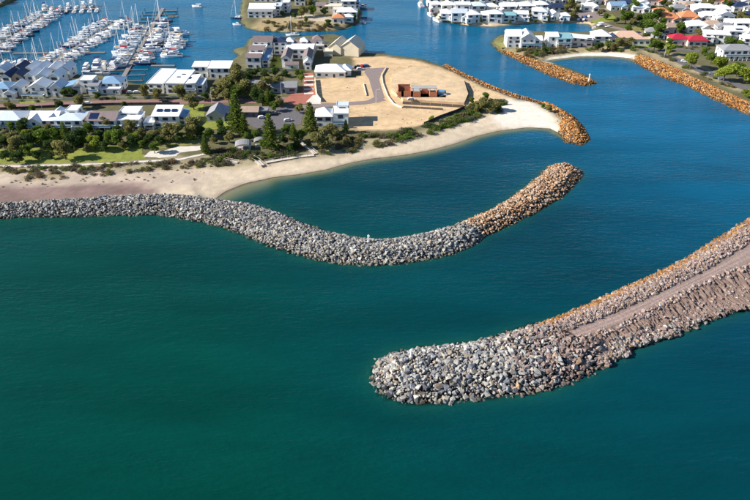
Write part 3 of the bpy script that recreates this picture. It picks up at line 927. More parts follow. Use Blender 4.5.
sheet('footpath', [(-40, 167), (0, 165.5), (60, 164.5), (110, 163), (146, 160.5), (180, 158.5), (205, 153), (206, 154.5), (180, 160.2), (146, 162.2), (60, 166.4), (0, 167.5), (-40, 169)], M_LIME, 0.09, jitter=0.2)
strip('waterfront_street', [(640, 47), (660, 53), (676, 59.5), (700, 70), (722, 79), (745, 88), (790, 104)], 8, M_ASPH, 0.07)
strip('waterfront_street', [(655, 50), (680, 49), (700, 51)], 6, M_ASPH, 0.075)
sheet('car_park', [(573, 13), (600, 11), (606, 16), (590, 21), (570, 20)], M_MAUVE, 0.06)
strip('street', [(600, 22), (612, 27), (640, 33), (655, 38)], 6, M_MAUVE, 0.07)
strip('street', [(430, 3.5), (480, 6.5), (520, 7), (560, 9), (600, 9), (640, 11), (690, 24), (750, 34)], 6, M_MAUVE, 0.06)
sheet('car_park', [(352, 66), (368, 64), (371, 70), (354, 72)], M_MAUVE, 0.06)
# raised building lot with retaining faces
M_SANDTOP = mat('lot_sand', (0.58, 0.425, 0.255), 0.95, 0.28, 0.16, 0.4)
M_RETAIN = mat('retaining_stone', (0.13, 0.10, 0.08), 0.9, 0.2, 1.0)
lot_pts = [(391, 92), (403, 101.5), (464, 105), (468, 96), (464, 83), (443, 73), (412, 69), (392, 76)]
sheet('raised_lot', lot_pts, M_SANDTOP, 1.5, thick=1.7)

M_TRACK = mat('worn_sand', (0.46, 0.32, 0.185), 0.95, 0.3, 0.6, 0.3)
for k, ln in enumerate([[(352, 112), (372, 110), (395, 113), (420, 117)], [(353, 113.5), (373, 111.4), (396, 114.4), (419, 118.6)], [(372, 88), (352, 90), (330, 92), (322, 90)], [(384, 63), (405, 64), (430, 70), (450, 78)], [(384, 64.2), (405, 65.2), (428, 71)]]):
    strip('wheel_track', ln, 0.55, M_TRACK, 0.02 + .004 * k)
for k, ln in enumerate([[(394, 90), (400, 98.5), (430, 101), (458, 102)], [(396, 89), (402, 99.6), (430, 102), (457, 103)]]):
    strip('wheel_track', ln, 0.5, M_TRACK, 1.51 + .004 * k)

# ------------------------------------------------------------------ houses
BOXES = {}


def box_me(name, sx, sy, sz, m):
    """shared box mesh, origin at the middle of its base"""
    k = (name, round(sx, 2), round(sy, 2), round(sz, 2), m.name)
    if k not in BOXES:
        BOXES[k] = MB().box(-sx / 2, sx / 2, -sy / 2, sy / 2, 0, sz).mesh(name, m)
    return BOXES[k]


def roof_mb(kind, w_, d, h, rise, o=0.55, t=0.2):
    mb = MB()
    hw = w_ / 2
    if kind == 'gable_x':
        s = rise / (d / 2)
        mb.prism([(-o, h - o * s), (d / 2, h + rise), (d + o, h - o * s), (d + o, h - o * s + t), (d / 2, h + rise + t), (-o, h - o * s + t)], 'x', -hw - o, hw + o)
    elif kind == 'gable_y':
        s = rise / hw
        mb.prism([(-hw - o, h - o * s), (0, h + rise), (hw + o, h - o * s), (hw + o, h - o * s + t), (0, h + rise + t), (-hw - o, h - o * s + t)], 'y', -o, d + o)
    elif kind in ('hip', 'pyramid'):
        a, b_ = hw + o, d / 2 + o
        L = 0.0 if kind == 'pyramid' else abs(a - b_) * 0.95 + 0.2
        rx, ry = (L, 0) if a >= b_ else (0, L)
        v = [(-a, -b_, 0), (a, -b_, 0), (a, b_, 0), (-a, b_, 0), (-a, -b_, t), (a, -b_, t), (a, b_, t), (-a, b_, t), (-rx, -ry, rise + t), (rx, ry, rise + t)]
        f = [(0, 3, 2, 1), (0, 1, 5, 4), (1, 2, 6, 5), (2, 3, 7, 6), (3, 0, 4, 7)]
        if rx >= ry: f += [(4, 5, 9, 8), (5, 6, 9), (6, 7, 8, 9), (7, 4, 8)]
        else: f += [(4, 5, 8), (5, 6, 9, 8), (6, 7, 9), (7, 4, 8, 9)]
        mb.add([(x, y + d / 2, z + h) for x, y, z in v], f)
    elif kind == 'flat':
        mb.box(-hw - .3, hw + .3, -.3, d + .3, h + .002, h + .3)
        for (x0, x1, y0, y1) in ((-hw - .3, hw + .3, -.3, -.05), (-hw - .3, hw + .3, d + .05, d + .3), (-hw - .3, -hw - .05, -.05, d + .05), (hw + .05, hw + .3, -.05, d + .05)):
            mb.box(x0, x1, y0, y1, h + .3, h + .55)
    elif kind == 'skillion_f':          # high at the back
        mb.prism([(-o, h), (d + o, h + rise), (d + o, h + rise + t), (-o, h + t)], 'x', -hw - o, hw + o)
    elif kind == 'skillion_l':          # falls to the left
        mb.prism([(-hw - o, h), (hw + o, h + rise), (hw + o, h + rise + t), (-hw - o, h + t)], 'y', -o, d + o)
    return mb


def wall_mb(kind, w_, d, h, rise):
    mb = MB(); hw = w_ / 2
    if kind == 'gable_x': mb.prism([(0, -.3), (d, -.3), (d, h), (d / 2, h + rise), (0, h)], 'x', -hw, hw)
    elif kind == 'gable_y': mb.prism([(-hw, -.3), (hw, -.3), (hw, h), (0, h + rise), (-hw, h)], 'y', 0, d)
    elif kind == 'skillion_f': mb.prism([(0, -.3), (d, -.3), (d, h + rise * (d / (d + 1.1))), (0, h)], 'x', -hw, hw)
    elif kind == 'skillion_l': mb.prism([(-hw, -.3), (hw, -.3), (hw, h + rise * .95), (-hw, h)], 'y', 0, d)
    else: mb.box(-hw, hw, 0, d, -.3, h)
    return mb


HOUSES = []


def wing(root, x, y, w_, d, h, roof, rise, rc, wc, win=True, side=0, rnd_=None, rz=0.0, door=False):
    """one body of a house: wall, roof, its windows. side: -1 / +1 = the end wall in view"""
    r = rnd_ or rng
    off = Matrix.Translation((x, y, 0)) @ Matrix.Rotation(rz, 4, 'Z')

    def put(o, loc=(0, 0, 0), rot=0.0):
        o.matrix_local = off @ Matrix.Translation(loc) @ Matrix.Rotation(rot, 4, 'Z')
    put(wall_mb(roof, w_, d, h, rise).build('wall', WALLS[wc], root))
    ro = roof_mb(roof, w_, d, h, rise).build('roof', ROOFS[rc], root); put(ro)
    if win:
        st = max(1, round(h / 3.0)); fh = h / st
        for k in range(st):
            n = max(1, int(w_ / 4.2))
            for i in range(n):
                ww = min(w_ / n * 0.62, r.choice((1.6, 2.2, 2.8, 3.4))); wh = min(fh * 0.6, r.choice((1.3, 1.6, 2.0)))
                cx = (i + .5) / n * w_ - w_ / 2
                if door and k == 0 and i == n // 2:
                    put(link('door', box_me('door', 1.2, .12, 2.2, M_DARK), root), (cx, -.03, 0.0)); continue
                wo_ = link('window', box_me('window', ww, .12, wh, M_GLASS), root)
                put(wo_, (cx, -.03, k * fh + fh * .28))
            if side and d > 4:
                n = max(1, int(d / 6))
                for i in range(n):
                    wo_ = link('window', box_me('window', r.choice((1.2, 1.8, 2.4)), .12, r.choice((1.1, 1.4)), M_GLASS), root)
                    put(wo_, (side * (w_ / 2 + .02), (i + .5) / n * d, k * fh + fh * .35), math.pi / 2)
    return ro


def house(label, cx, by, wings, wall='white', yaw=0.0, cat='house', group=None, name='house', z=LAND, balcony=None, solar=None, chimney=None, base='tan', side=None, no_win=False):
    """(cx, by): photo pixel of the middle of the front wall's foot"""
    p = P(cx, by, z)
    root = empty(name, p, yaw)
    tag(root, label, cat, group)
    sd = side if side is not None else (1 if p.x < -20 else (-1 if p.x > 20 else 0))
    r = random.Random(int(cx * 13 + by * 7))
    for i, wg in enumerate(wings):
        x, y, w_, d, h, roof, rise, rc = wg[:8]
        wc = wg[8] if len(wg) > 8 else wall
        rz = wg[9] if len(wg) > 9 else 0.0
        wing(root, x, y, w_, d, h, roof, rise, rc, wc, not no_win, sd, r, rz, door=(i == 0 and h < 8))
    if balcony:
        for bx0, bx1, bz, dep in balcony:
            sl_ = MB().box(bx0, bx1, -dep, -.08, bz - .25, bz).build('balcony', M_WHITE, root)
            MB().box(bx0 + .05, bx1 - .05, -dep + .03, -dep + .09, bz + .004, bz + 1.0).build('balustrade', M_BLUEGLASS, sl_)
            n = max(2, int((bx1 - bx0) / 3) + 1)
            for i in range(n):
                xx = bx0 + .25 + (bx1 - bx0 - .5) * i / (n - 1)
                link('post', box_me('post', .22, .22, bz - .25, M_WHITE), root, (xx, -dep + .3, 0))
    if solar:
        for sx, sy, sw, sd_, sz, tilt in solar:
            o = MB().box(-sw / 2, sw / 2, -sd_ / 2, sd_ / 2, 0, .08).build('solar_panel', M_SOLAR, root)
            o.location = (sx, sy, sz); o.rotation_euler = tilt if isinstance(tilt, tuple) else (tilt, 0, 0)
    if chimney:
        x, y, h0, h1 = chimney
        MB().box(x - .5, x + .5, y - .4, y + .4, h0, h1).build('chimney', M_WHITE, root)
    return root


H = math.radians
# ---- front row above the beach lawn
house('two-storey house with broad pale blue metal hip roof, dark verandah under it', 8, 131, [(0, 0, 17, 13, 6, 'hip', 2.6, 'pale'), (-5, -2.5, 6, 3.4, 5.2, 'gable_y', 1.6, 'pale')], balcony=[(-1.5, 8, 3, 2)])
house('white house with two front gables and white ribbed roof', 42, 131.5, [(1, 2, 15, 12, 5.6, 'gable_x', 2.8, 'white'), (-3.2, 0, 7.2, 10, 5.4, 'gable_y', 2.4, 'white'), (5.6, 4, 5, 12, 6.2, 'gable_y', 1.6, 'pale')], balcony=[(-6.5, .3, 3, 1.6)])
house('boxy two-storey white house with pale flat-hipped roof and white upper box', 70, 131.5, [(0, 0, 14.5, 12, 6.2, 'hip', 1.2, 'pale'), (-.5, 9, 6, 7, 8.2, 'flat', 0, 'white')], balcony=[(-6.8, 2, 3.1, 1.6)])
house('white house with mauve grey skillion roof and big navy solar array', 103, 131, [(0, 0, 15, 13, 6.0, 'gable_x', 2.0, 'mauve'), (-10, 4, 5, 9, 5.6, 'flat', 0, 'white')], balcony=[(-7, 5, 3, 2.2)], solar=[(-4.4, 3.2, 4.6, 5, 7.25, math.atan2(2.0, 6.5))])
house('low white house under a stepped flat white roof', 128.5, 130, [(0, 0, 13, 11, 5.5, 'flat', 0, 'white'), (-1, 7, 10, 9, 6.6, 'flat', 0, 'white'), (-5, -2.5, 5, 3, 3.2, 'flat', 0, 'white')], balcony=[(0, 6, 2.9, 1.8)])
house('white modern house with three dark solar panels on its pale roof', 163, 129, [(1.5, 2, 14, 12, 6.4, 'skillion_f', 1.5, 'white'), (-7, 0, 5.5, 9, 3.4, 'flat', 0, 'white'), (9.2, 5, 4, 11, 5.5, 'skillion_l', -1.0, 'blue')],
      balcony=[(-9.5, -4.5, 3, 1.6)], solar=[(x, 7.6, 2.9, 3, 7.6, math.atan2(1.5, 13)) for x in (-2.6, 1.4, 5.4)])
house('grey gabled cottage with pale blue front and dark side roof', 216, 121.5, [(0, 0, 9.5, 12, 3.6, 'gable_y', 2.8, 'grey', 'grey'), (6, 4, 6, 10, 3.2, 'gable_x', 2.2, 'navy', 'grey')], wall='grey', balcony=None)
# ---- townhouses between the street and the marina
tg = 'gabled townhouses beside the marina'
for (x, y, w_, d, rc, lb) in [
        (20, 78.5, 6.2, 11, 'navy', 'white townhouse with dark navy roof at the marina edge'), (31, 79, 6.4, 12, 'white', None), (42, 79, 6.4, 12, 'pale', None), (54, 79, 6.6, 12, 'white', None), (66, 78.5, 6.4, 11, 'white', None),
        (3, 80.5, 6.5, 12, 'white', None), (-8, 82, 6.5, 12, 'white', None), (8, 86.5, 6.2, 12, 'navy', 'white townhouse with navy panelled roof behind the tan gable'), (19.5, 86, 6.4, 11, 'navy', 'tan-gabled townhouse with navy roof facing the street'), (32, 85.5, 6.6, 12, 'white', None), (43, 86, 6.4, 11, 'pale', None), (56, 86, 6.6, 11, 'white', None)]:
    house(lb or ('white gabled townhouse with %s roof beside the marina' % ('pale blue metal' if rc == 'pale' else 'white metal')), x, y,
          [(0, 0, w_, d, 6.0, 'gable_y', 2.3, rc, 'tan' if (lb or '').startswith('tan') else 'white')], yaw=H(rng.uniform(-6, 6)), group=None if lb else tg, cat='townhouse', name='townhouse')
house('blue-roofed white villa at the street with broad verandah', 3, 97.5, [(0, 0, 10, 11, 5.4, 'hip', 2.2, 'blue'), (5, -2, 6, 4, 3.2, 'gable_y', 1.6, 'white')])
house('small white gable house beside the verandah house', 18, 96, [(0, 0, 7, 10, 5, 'gable_y', 2.2, 'white')])
house('large white house with front verandah posts and small lawn on the street', 36, 98.5, [(1, 3, 10, 10, 6, 'gable_y', 2.6, 'white'), (6.5, 4, 4, 11, 5.6, 'skillion_l', -1.2, 'pale')], balcony=[(-7, 6, 3, 2.6)])
house('white gabled house with bright blue side roof on the street', 59, 96.5, [(-1, 0, 7, 10, 5.4, 'gable_y', 2.4, 'pale'), (5.4, 3, 6, 10, 4.6, 'skillion_l', 1.6, 'blue')])
house('cubic white house with stepped flat roofs near the street', 84, 95, [(1, 4, 8, 8, 7.6, 'flat', 0, 'white'), (-5, 1, 6, 9, 4, 'flat', 0, 'grey'), (6.2, 0, 6, 7, 5.6, 'skillion_f', .8, 'grey')], balcony=[(3.4, 9, 2.9, 1.6)])
house('white house with blue-grey roof and two wide garage openings', 108, 93.5, [(1.5, 2, 13, 12, 5.4, 'hip', 2.4, 'blue'), (-6, 0, 4.5, 8, 4.8, 'flat', 0, 'white'), (2, -1.5, 12, 3, 3.2, 'flat', 0, 'white')])
house('long white flat-roofed building running back to the marina', 156, 93, [(0, 0, 9.6, 27, 5.6, 'flat', 0, 'white')], yaw=H(-4))
house('white-roofed house with long flat roof and dark front windows by street trees', 176, 94, [(0, 0, 11.5, 24, 6.4, 'flat', 0, 'white')], yaw=H(-3), solar=[(1.2, 16, 2.2, 1.6, 6.75, 0), (-.5, 11, 2.2, 1.6, 6.75, 0)])
house('shorter white house with skylight roof and blue glass side', 192, 94, [(-1, 0, 7.5, 15, 6.2, 'skillion_l', .8, 'white'), (5, 1, 4, 11, 5.2, 'flat', 0, 'pale')], solar=[(-2, 9, 1.2, 4, 6.85, 0)], balcony=[(-4, 2.6, 3, 1.5)])
house('small white waterside house with cream base standing behind the others', 201, 77, [(0, 0, 9, 9, 6.6, 'skillion_f', .6, 'white')])
house('white two-storey waterside house with square windows beside the big tree', 220, 78.5, [(0, 0, 13, 12, 6.6, 'skillion_f', .8, 'white')])
# ---- apartments and houses on the point
house('terraced apartments stepping back in three brown-roofed units', 254, 68.5, [(0, 0, 9.5, 6, 7.4, 'gable_x', 1.7, 'mauve'), (0, 7, 9.5, 5, 6.6, 'flat', 0, 'white'), (.6, 12.5, 9.8, 8, 8.6, 'gable_x', 1.8, 'mauve'), (.8, 21, 9.8, 6, 7.4, 'flat', 0, 'white'),
      (2.5, 27.5, 13, 12, 9.6, 'gable_x', 2.2, 'mauve'), (14, 30, 9, 10, 8.4, 'hip', 2.2, 'navy'), (7.4, 2, 4, 24, 5.0, 'flat', 0, 'blue')], cat='apartments', name='apartment_building')  # narrow blue-roofed wing paints in the shade of the side wall
house('white courtyard apartments with two brown-roofed wings and white roof terrace', 296, 69, [(-6.6, 3, 5.6, 17, 6.4, 'gable_y', 1.9, 'mauve'), (7.2, 3, 5.4, 17, 6.4, 'gable_y', 1.9, 'mauve'), (0.3, 20.5, 19.4, 12, 6.6, 'flat', 0, 'white'),
      (-7, 33, 5, 6, 8.4, 'pyramid', 2.0, 'white'), (2.8, 33, 5, 6, 8.4, 'pyramid', 2.0, 'white'), (-2, 33.5, 4.6, 6, 7, 'gable_x', 1.6, 'mauve'), (8, 33.5, 4.8, 6, 7, 'gable_x', 1.6, 'mauve'),
      (-2.4, -1, 8, 3.6, 3.4, 'gable_x', 1.3, 'mauve'), (8.0, -2, 4.4, 4.6, 5, 'gable_y', 1.8, 'white')], cat='apartments', name='apartment_building')
house('small white house with brown pyramid roof at the canal', 317.5, 50, [(0, 2, 7, 8, 6.2, 'pyramid', 2.8, 'mauve'), (0, 0, 8.5, 2, 3, 'flat', 0, 'white'), (5.8, 3, 3, 5, 3, 'flat', 0, 'cream')])
house('big cream house with steep plain gable walls on the point', 343, 56, [(4.5, 0, 13, 15, 6.0, 'gable_y', 4.4, 'cream', 'cream', H(-16)), (-5.8, 2, 9, 17, 5.4, 'gable_y', 3.4, 'cream', 'cream', H(-16)), (-10, -1, 6, 8, 3.2, 'flat', 0, 'cream', 'cream')], wall='cream', no_win=True,
      solar=[(-5.4 + .9 * k, 8.5 + 3.2 * k, .7, 5.0, 7.9, (0, H(-37), H(-16))) for k in range(0)])
house('wide single-storey house under a bright white hipped roof on the sand lots', 332, 77.5, [(-1, 0, 19, 12, 3.6, 'hip', 3.2, 'white'), (8.4, 3.5, 7, 9, 3.4, 'hip', 2.4, 'white')])
house('tall white house between pine and sand lot, its shadow on the sand', 331, 127.5, [(-3.6, 0, 9, 10, 6.2, 'pyramid', 3.4, 'white'), (5.2, 1, 8, 10, 7.4, 'flat', 0, 'white'), (6, 8, 6, 6, 9.0, 'flat', 0, 'pale')], balcony=[(1.4, 9, 3, 1.6)])
house('long low grey-roofed hall half hidden by olive trees', 269, 93, [(9, 0, 15, 11, 3.6, 'gable_x', 1.8, 'grey', 'grey'), (-8, 4, 18, 9, 3.4, 'gable_x', 1.6, 'grey', 'grey')], wall='grey', cat='hall', name='hall')
house('low dark kiosk building with brown roof beside the tall pine', 250, 117.5, [(0, 0, 9, 8, 3.4, 'gable_x', 1.4, 'tan', 'dark'), (7, 2, 5, 5, 3, 'flat', 0, 'grey', 'dark')], wall='dark', cat='kiosk', name='kiosk')
# house under construction: brick walls open to the sky, slab and props
p = P(421, 96.8, LAND + 1.5)
uc = empty('unfinished_house', p); tag(uc, 'half-built red brick house with open walls on the raised sand lot', 'house')
uc.scale = (1.18, 1, 1)
M_SLAB = mat('concrete_slab', (0.36, 0.35, 0.34), 0.9, 0.2, 0.8)
for (x0, x1, y0, y1, z1) in [(-11.5, -9.8, 0, .3, 3), (-8.6, -5.0, 0, .3, 3.4), (-4.0, -.2, 0, .3, 3), (4.2, 8.0, 0, .3, 3), (-11.5, -11.2, .3, 9, 4.6), (-11.2, -5.2, 8.7, 9, 4.6), (-5.3, -5.0, .3, 5, 4.2), (-.5, -.2, .3, 6, 3), (7.7, 8.0, .3, 7, 3), (-8, -5.3, 4, 4.3, 4.6), (4.2, 4.5, .3, 6, 2.6), (0.4, 3.6, 5, 5.3, 3)]:
    MB().box(x0, x1, y0, y1, 0.01, z1).build('brick_wall', WALLS['brick'], uc)
MB().box(-12, 12.5, -.6, 10, -.25, 0.0).build('floor_slab', M_SLAB, uc)
MB().box(-4.6, 8.4, 5.5, 10.5, 3.05, 3.35).build('upper_slab', M_SLAB, uc)
MB().box(-4.0, -.6, .4, 5.4, 3.05, 3.3).build('upper_slab', M_SLAB, uc)
for k in range(6): link('steel_prop', box_me('steel_prop', .12, .12, 3.0, M_ALU), uc, (-3.6 + 2.2 * k, 9.8, 0.004))
for k in range(3): MB().tube((9.2 + .9 * k, 1 + k, .1), (13 + .5 * k, 2.5 + k, .5 + .3 * k), .18).build('steel_beam', M_ALU, uc)
MB().box(8.6, 12, 3, 6, .004, 2.2).build('site_hoarding', M_BLUEGLASS, uc)


# ---- walls and fences
def wall_line(name, label, cat, line, h, th, m, z=LAND, post=None):
    g_ = [P(a, b, z) for a, b in line]
    root = empty(name, g_[0]); tag(root, label, cat)
    for i in range(len(g_) - 1):
        a, b_ = g_[i] - g_[0], g_[i + 1] - g_[0]
        L = (b_ - a).length; ang = math.atan2(b_.y - a.y, b_.x - a.x)
        n = max(1, round(L / 6.0))
        for k in range(n):
            o = link('panel', box_me('panel', L / n - .12, th, h, m), root, a.lerp(b_, (k + .5) / n), ang)
            if post: link('post', box_me('post', .22, th + .1, h + .15, post), root, a.lerp(b_, k / n), ang)
    return root


wall_line('retaining_wall', 'dark retaining wall stepping down in front of the raised lot', 'wall', [(403, 107.6), (420, 108.6), (443, 110)], 1.1, .4, M_RETAIN)
wall_line('retaining_wall', 'dark stone face under the half-built brick house', 'wall', [(402.5, 104), (430, 105.6), (463.5, 107.6)], 1.62, .35, M_RETAIN)
wall_line('boundary_fence', 'dark panel fence falling from the raised lot to the scrub', 'fence', [(424, 125), (440, 118), (458, 111.5), (466, 107.6)], 1.7, .12, M_DARK, post=M_DARK)
wall_line('boundary_fence', 'dark fence at the channel end of the sand lots', 'fence', [(468.5, 101), (469, 92), (464.5, 83)], 1.7, .12, M_DARK, post=M_DARK)
wall_line('garden_wall', 'pale limestone wall beside the lane and the empty lot', 'wall', [(315, 80), (317, 97), (321, 102)], 1.9, .4, M_LIME)
wall_line('limestone_wall', 'low pale wall along the head of the cul-de-sac', 'wall', [(386.5, 68), (382, 76), (383, 84), (388, 97), (394, 104.6), (402, 108)], .9, .4, M_LIME)
wall_line('limestone_wall', 'low pale wall inside the empty lot by the cul-de-sac', 'wall', [(363.5, 84), (366.5, 96)], .8, .4, M_LIME)
wall_line('street_fence', 'long dark fence between the street and the row of beach houses', 'fence', [(-20, 110.5), (30, 108.6), (60, 107), (113, 105.2), (150, 104.8), (180, 104.6)], 1.5, .12, M_DARK, post=M_DARK)
wall_line('street_fence', 'low pale fence in front of the townhouses', 'fence', [(-20, 102), (20, 101), (60, 99.8), (100, 98.2), (140, 98), (205, 97.2)], 1.0, .15, M_LIME)
wall_line('garden_fence', 'grey fence in front of the terraced apartments', 'fence', [(262, 72), (280, 71.5), (300, 71)], 1.6, .12, WALLS['grey'])

# ---- island houses behind the canal
house('large white-roofed hall with grey verandah roof on the island point', 262, 18, [(0, 4, 21, 15, 6.4, 'gable_x', 2.6, 'white'), (-1.2, 0, 20, 4.5, 5.0, 'skillion_f', 1.2, 'grey'), (12.5, 6, 5.5, 12, 7.6, 'flat', 0, 'pale')])
house('plain white tall house end beside the island hall', 286, 13, [(0, 0, 6, 14, 8.2, 'flat', 0, 'white')])
house('small orange-roofed pavilion on the island shore', 341, 23.5, [(-2, 0, 9.5, 8, 4.2, 'hip', 2.2, 'orange'), (6, 4, 7, 7, 4, 'hip', 1.6, 'white')], wall='white')
house('white hip-roofed house behind the orange pavilion', 347, 19.5, [(0, 3, 16, 10, 5, 'hip', 2.6, 'white'), (-8, 8, 8, 9, 5.6, 'flat', 0, 'cream')])
house('cream flat-roofed house in the middle of the island', 333, 13.5, [(0, 0, 14, 9, 5.6, 'flat', 0, 'cream'), (-10, 4, 8, 8, 5.5, 'gable_x', 1.8, 'mauve')], wall='cream')
house('white house with blue side roof at the island channel side', 349, 8.5, [(0, 0, 12, 10, 6, 'hip', 2.2, 'white'), (7, 2, 4, 8, 4.8, 'flat', 0, 'blue')])
house('dark-roofed house in trees at the back of the island', 338, 4.5, [(0, 0, 16, 10, 5.6, 'hip', 2.6, 'navy')])
house('grey-roofed house among trees on the island', 300, 5.5, [(0, 0, 9, 10, 5.8, 'gable_y', 2.4, 'grey'), (8, 4, 10, 8, 5, 'hip', 2, 'white')])
house('pale-roofed house behind the white island hall', 268, 1.5, [(0, 0, 24, 11, 6, 'gable_x', 2.2, 'pale')])
house('white house at the back corner of the island', 290, -1.5, [(0, 0, 14, 10, 6, 'hip', 2.4, 'white')])

# ---- far waterfront across the channel
fg = 'white houses on the far waterfront'
fl = '%s %s-roofed house with %s wing %s'
far = [(446, 20.0, 13, 10, 6.4, 'hip', 2.2, 'white'), (459, 21.5, 14, 9, 6.6, 'gable_x', 2.2, 'pale'), (474, 22.5, 13, 10, 5.8, 'hip', 2.4, 'white'), (487, 21.8, 10, 9, 5.6, 'hip', 2.0, 'white'),
       (521, 20.5, 14, 9, 5.6, 'flat', 0, 'white'), (539, 19.5, 14, 10, 6.0, 'hip', 2.2, 'white'), (556, 19.5, 8, 8, 4.2, 'gable_y', 2, 'white'), (565, 20.5, 8, 8, 4.0, 'hip', 1.8, 'white'),
       (437, 12.5, 11, 9, 6, 'hip', 2.2, 'white'), (449, 12.8, 13, 10, 6.2, 'hip', 2.2, 'white'), (463, 13.8, 15, 9, 6.4, 'flat', 0, 'white'), (478, 13.5, 13, 9, 6, 'hip', 2.2, 'pale'), (493, 12.2, 12, 9, 5.4, 'hip', 2.2, 'white'), (509, 13.2, 14, 9, 5.8, 'gable_x', 2, 'white'), (526, 12.4, 13, 10, 6, 'hip', 2.3, 'white'), (541, 12.4, 12, 9, 5.8, 'hip', 2.2, 'white'),
       (436, 5.2, 14, 9, 6, 'hip', 2, 'white'), (453, 5.6, 13, 9, 6.2, 'flat', 0, 'white'), (469, 6.0, 14, 10, 6, 'hip', 2.4, 'white'), (486, 5.8, 12, 9, 6, 'gable_x', 2.2, 'pale'), (501, 5.2, 13, 10, 6, 'hip', 2.2, 'white'), (517, 4.6, 12, 9, 6, 'hip', 2.4, 'white'), (533, 5.0, 13, 9, 6, 'hip', 2.2, 'white'), (548, 4.2, 12, 9, 5.5, 'hip', 2.2, 'white'), (583, 4.5, 16, 9, 5.6, 'hip', 2.2, 'white'), (602, 4.0, 18, 10, 6, 'hip', 2.4, 'white'), (559, 3.4, 11, 9, 5.5, 'hip', 2, 'white'),
       (440, -1.5, 13, 9, 6, 'hip', 2, 'white'), (458, -1.6, 14, 9, 6, 'hip', 2, 'white'), (477, -1.5, 13, 9, 6, 'hip', 2, 'pale'), (497, -2, 14, 9, 6, 'hip', 2, 'white'), (517, -2.4, 13, 9, 6, 'hip', 2, 'white'), (538, -2.4, 14, 9, 6, 'hip', 2, 'white'), (575, -3, 14, 9, 6, 'hip', 2, 'white'), (600, -3, 14, 9, 6, 'hip', 2, 'white'), (622, -2.5, 14, 9, 6, 'hip', 2, 'grey'), (644, -3, 14, 9, 6, 'hip', 2, 'orange')]
for (x, y, w_, d, h, rf, rs, rc) in far:
    w_ *= rng.uniform(.78, .95); h *= rng.uniform(.72, 1.1); d *= rng.uniform(.8, 1.2); x += rng.uniform(-1, 1)
    own = {'grey': 'grey-roofed house at the back of the far suburb', 'orange': 'orange-roofed house at the back of the far suburb'}.get(rc)
    kindword = {'hip': 'hip', 'flat': 'flat', 'gable_x': 'gable'}.get(rf, 'gable')
    wk = rng.choice(('flat', 'gable_y'))
    rowname = 'on the sandy bank of the far waterfront' if y > 17 else ('in the second row of the far waterfront' if y > 11 else ('in the third row of the far waterfront' if y > 3 else 'in the back row of the far waterfront'))
    extra = [(rng.choice((-1, 1)) * w_ * .38, -1.6, w_ * .42, 4, h * .55, wk, 1.2, rc)] if rc not in ('grey', 'orange') else []
    house(own or fl % ('%s white' % ('broad' if w_ >= 11.5 else 'compact') if rc == 'white' else 'pale blue', kindword, 'flat' if wk == 'flat' else 'gabled', rowname), x, y, [(0, 0, w_, d, h, rf, rs, rc)] + extra, yaw=H(rng.uniform(-14, 14)), group=None if own else fg)
house('white hip house with deep blue canopy on the far waterfront', 499, 22.5, [(-3, 0, 11, 10, 6.6, 'hip', 2.2, 'white'), (8, 1, 10, 8, 5.2, 'skillion_f', .8, 'teal')])
house('dark navy-roofed house behind the far canal', 556, 13.5, [(0, 0, 14, 9, 4.8, 'hip', 2.4, 'navy')])
# ---- spit houses
house('tall gabled white house at the tip of the grassy spit', 523, 48.5, [(-6.5, 2, 10, 12, 8.2, 'gable_x', 3.0, 'white'), (3.0, 0, 10, 13, 7.4, 'gable_y', 3.2, 'white'), (10, 1.5, 7, 10, 5.4, 'gable_x', 1.8, 'white')], balcony=[(-1.5, 13, 3, 1.6)])
house('white house with teal flat roof and dark glazed front on the spit', 558, 47.5, [(-3.8, 1, 7, 12, 7.4, 'gable_x', 1.6, 'white'), (4, 0, 10.5, 11, 6.4, 'skillion_f', .8, 'teal')], balcony=[(-.6, 9, 3.1, 1.8)])
house('cream two-storey house with broad white roof on the spit', 580, 46.5, [(1, 0, 15, 11, 6.4, 'skillion_l', -1.6, 'white')], wall='pink')
house('white pyramid-roofed house with dark gable by the small beach', 605, 43.5, [(-2, 1, 12, 12, 4.8, 'pyramid', 3.4, 'white'), (6, 0, 6, 6, 4, 'gable_y', 2.2, 'navy')])
house('sprawling house with pale terracotta roof and white verandah', 634, 45, [(-4, 4, 22, 12, 4.0, 'hip', 3.4, 'pink', 'pink'), (5, 0, 13, 6, 3.8, 'flat', 0, 'pink', 'white')], wall='pink')
house('house with two crimson hipped roofs and pale walls', 690, 46.5, [(-7, 3, 12, 9, 4.4, 'hip', 2.8, 'red', 'pink'), (5, 0, 14, 9, 4.2, 'hip', 2.6, 'red', 'pink')], wall='pink')
house('large white house with grey hipped roof and long balcony near the trees', 737, 60, [(0, 0, 21, 12, 6.4, 'hip', 2.6, 'grey')], balcony=[(-9, 9, 3.2, 1.8)])
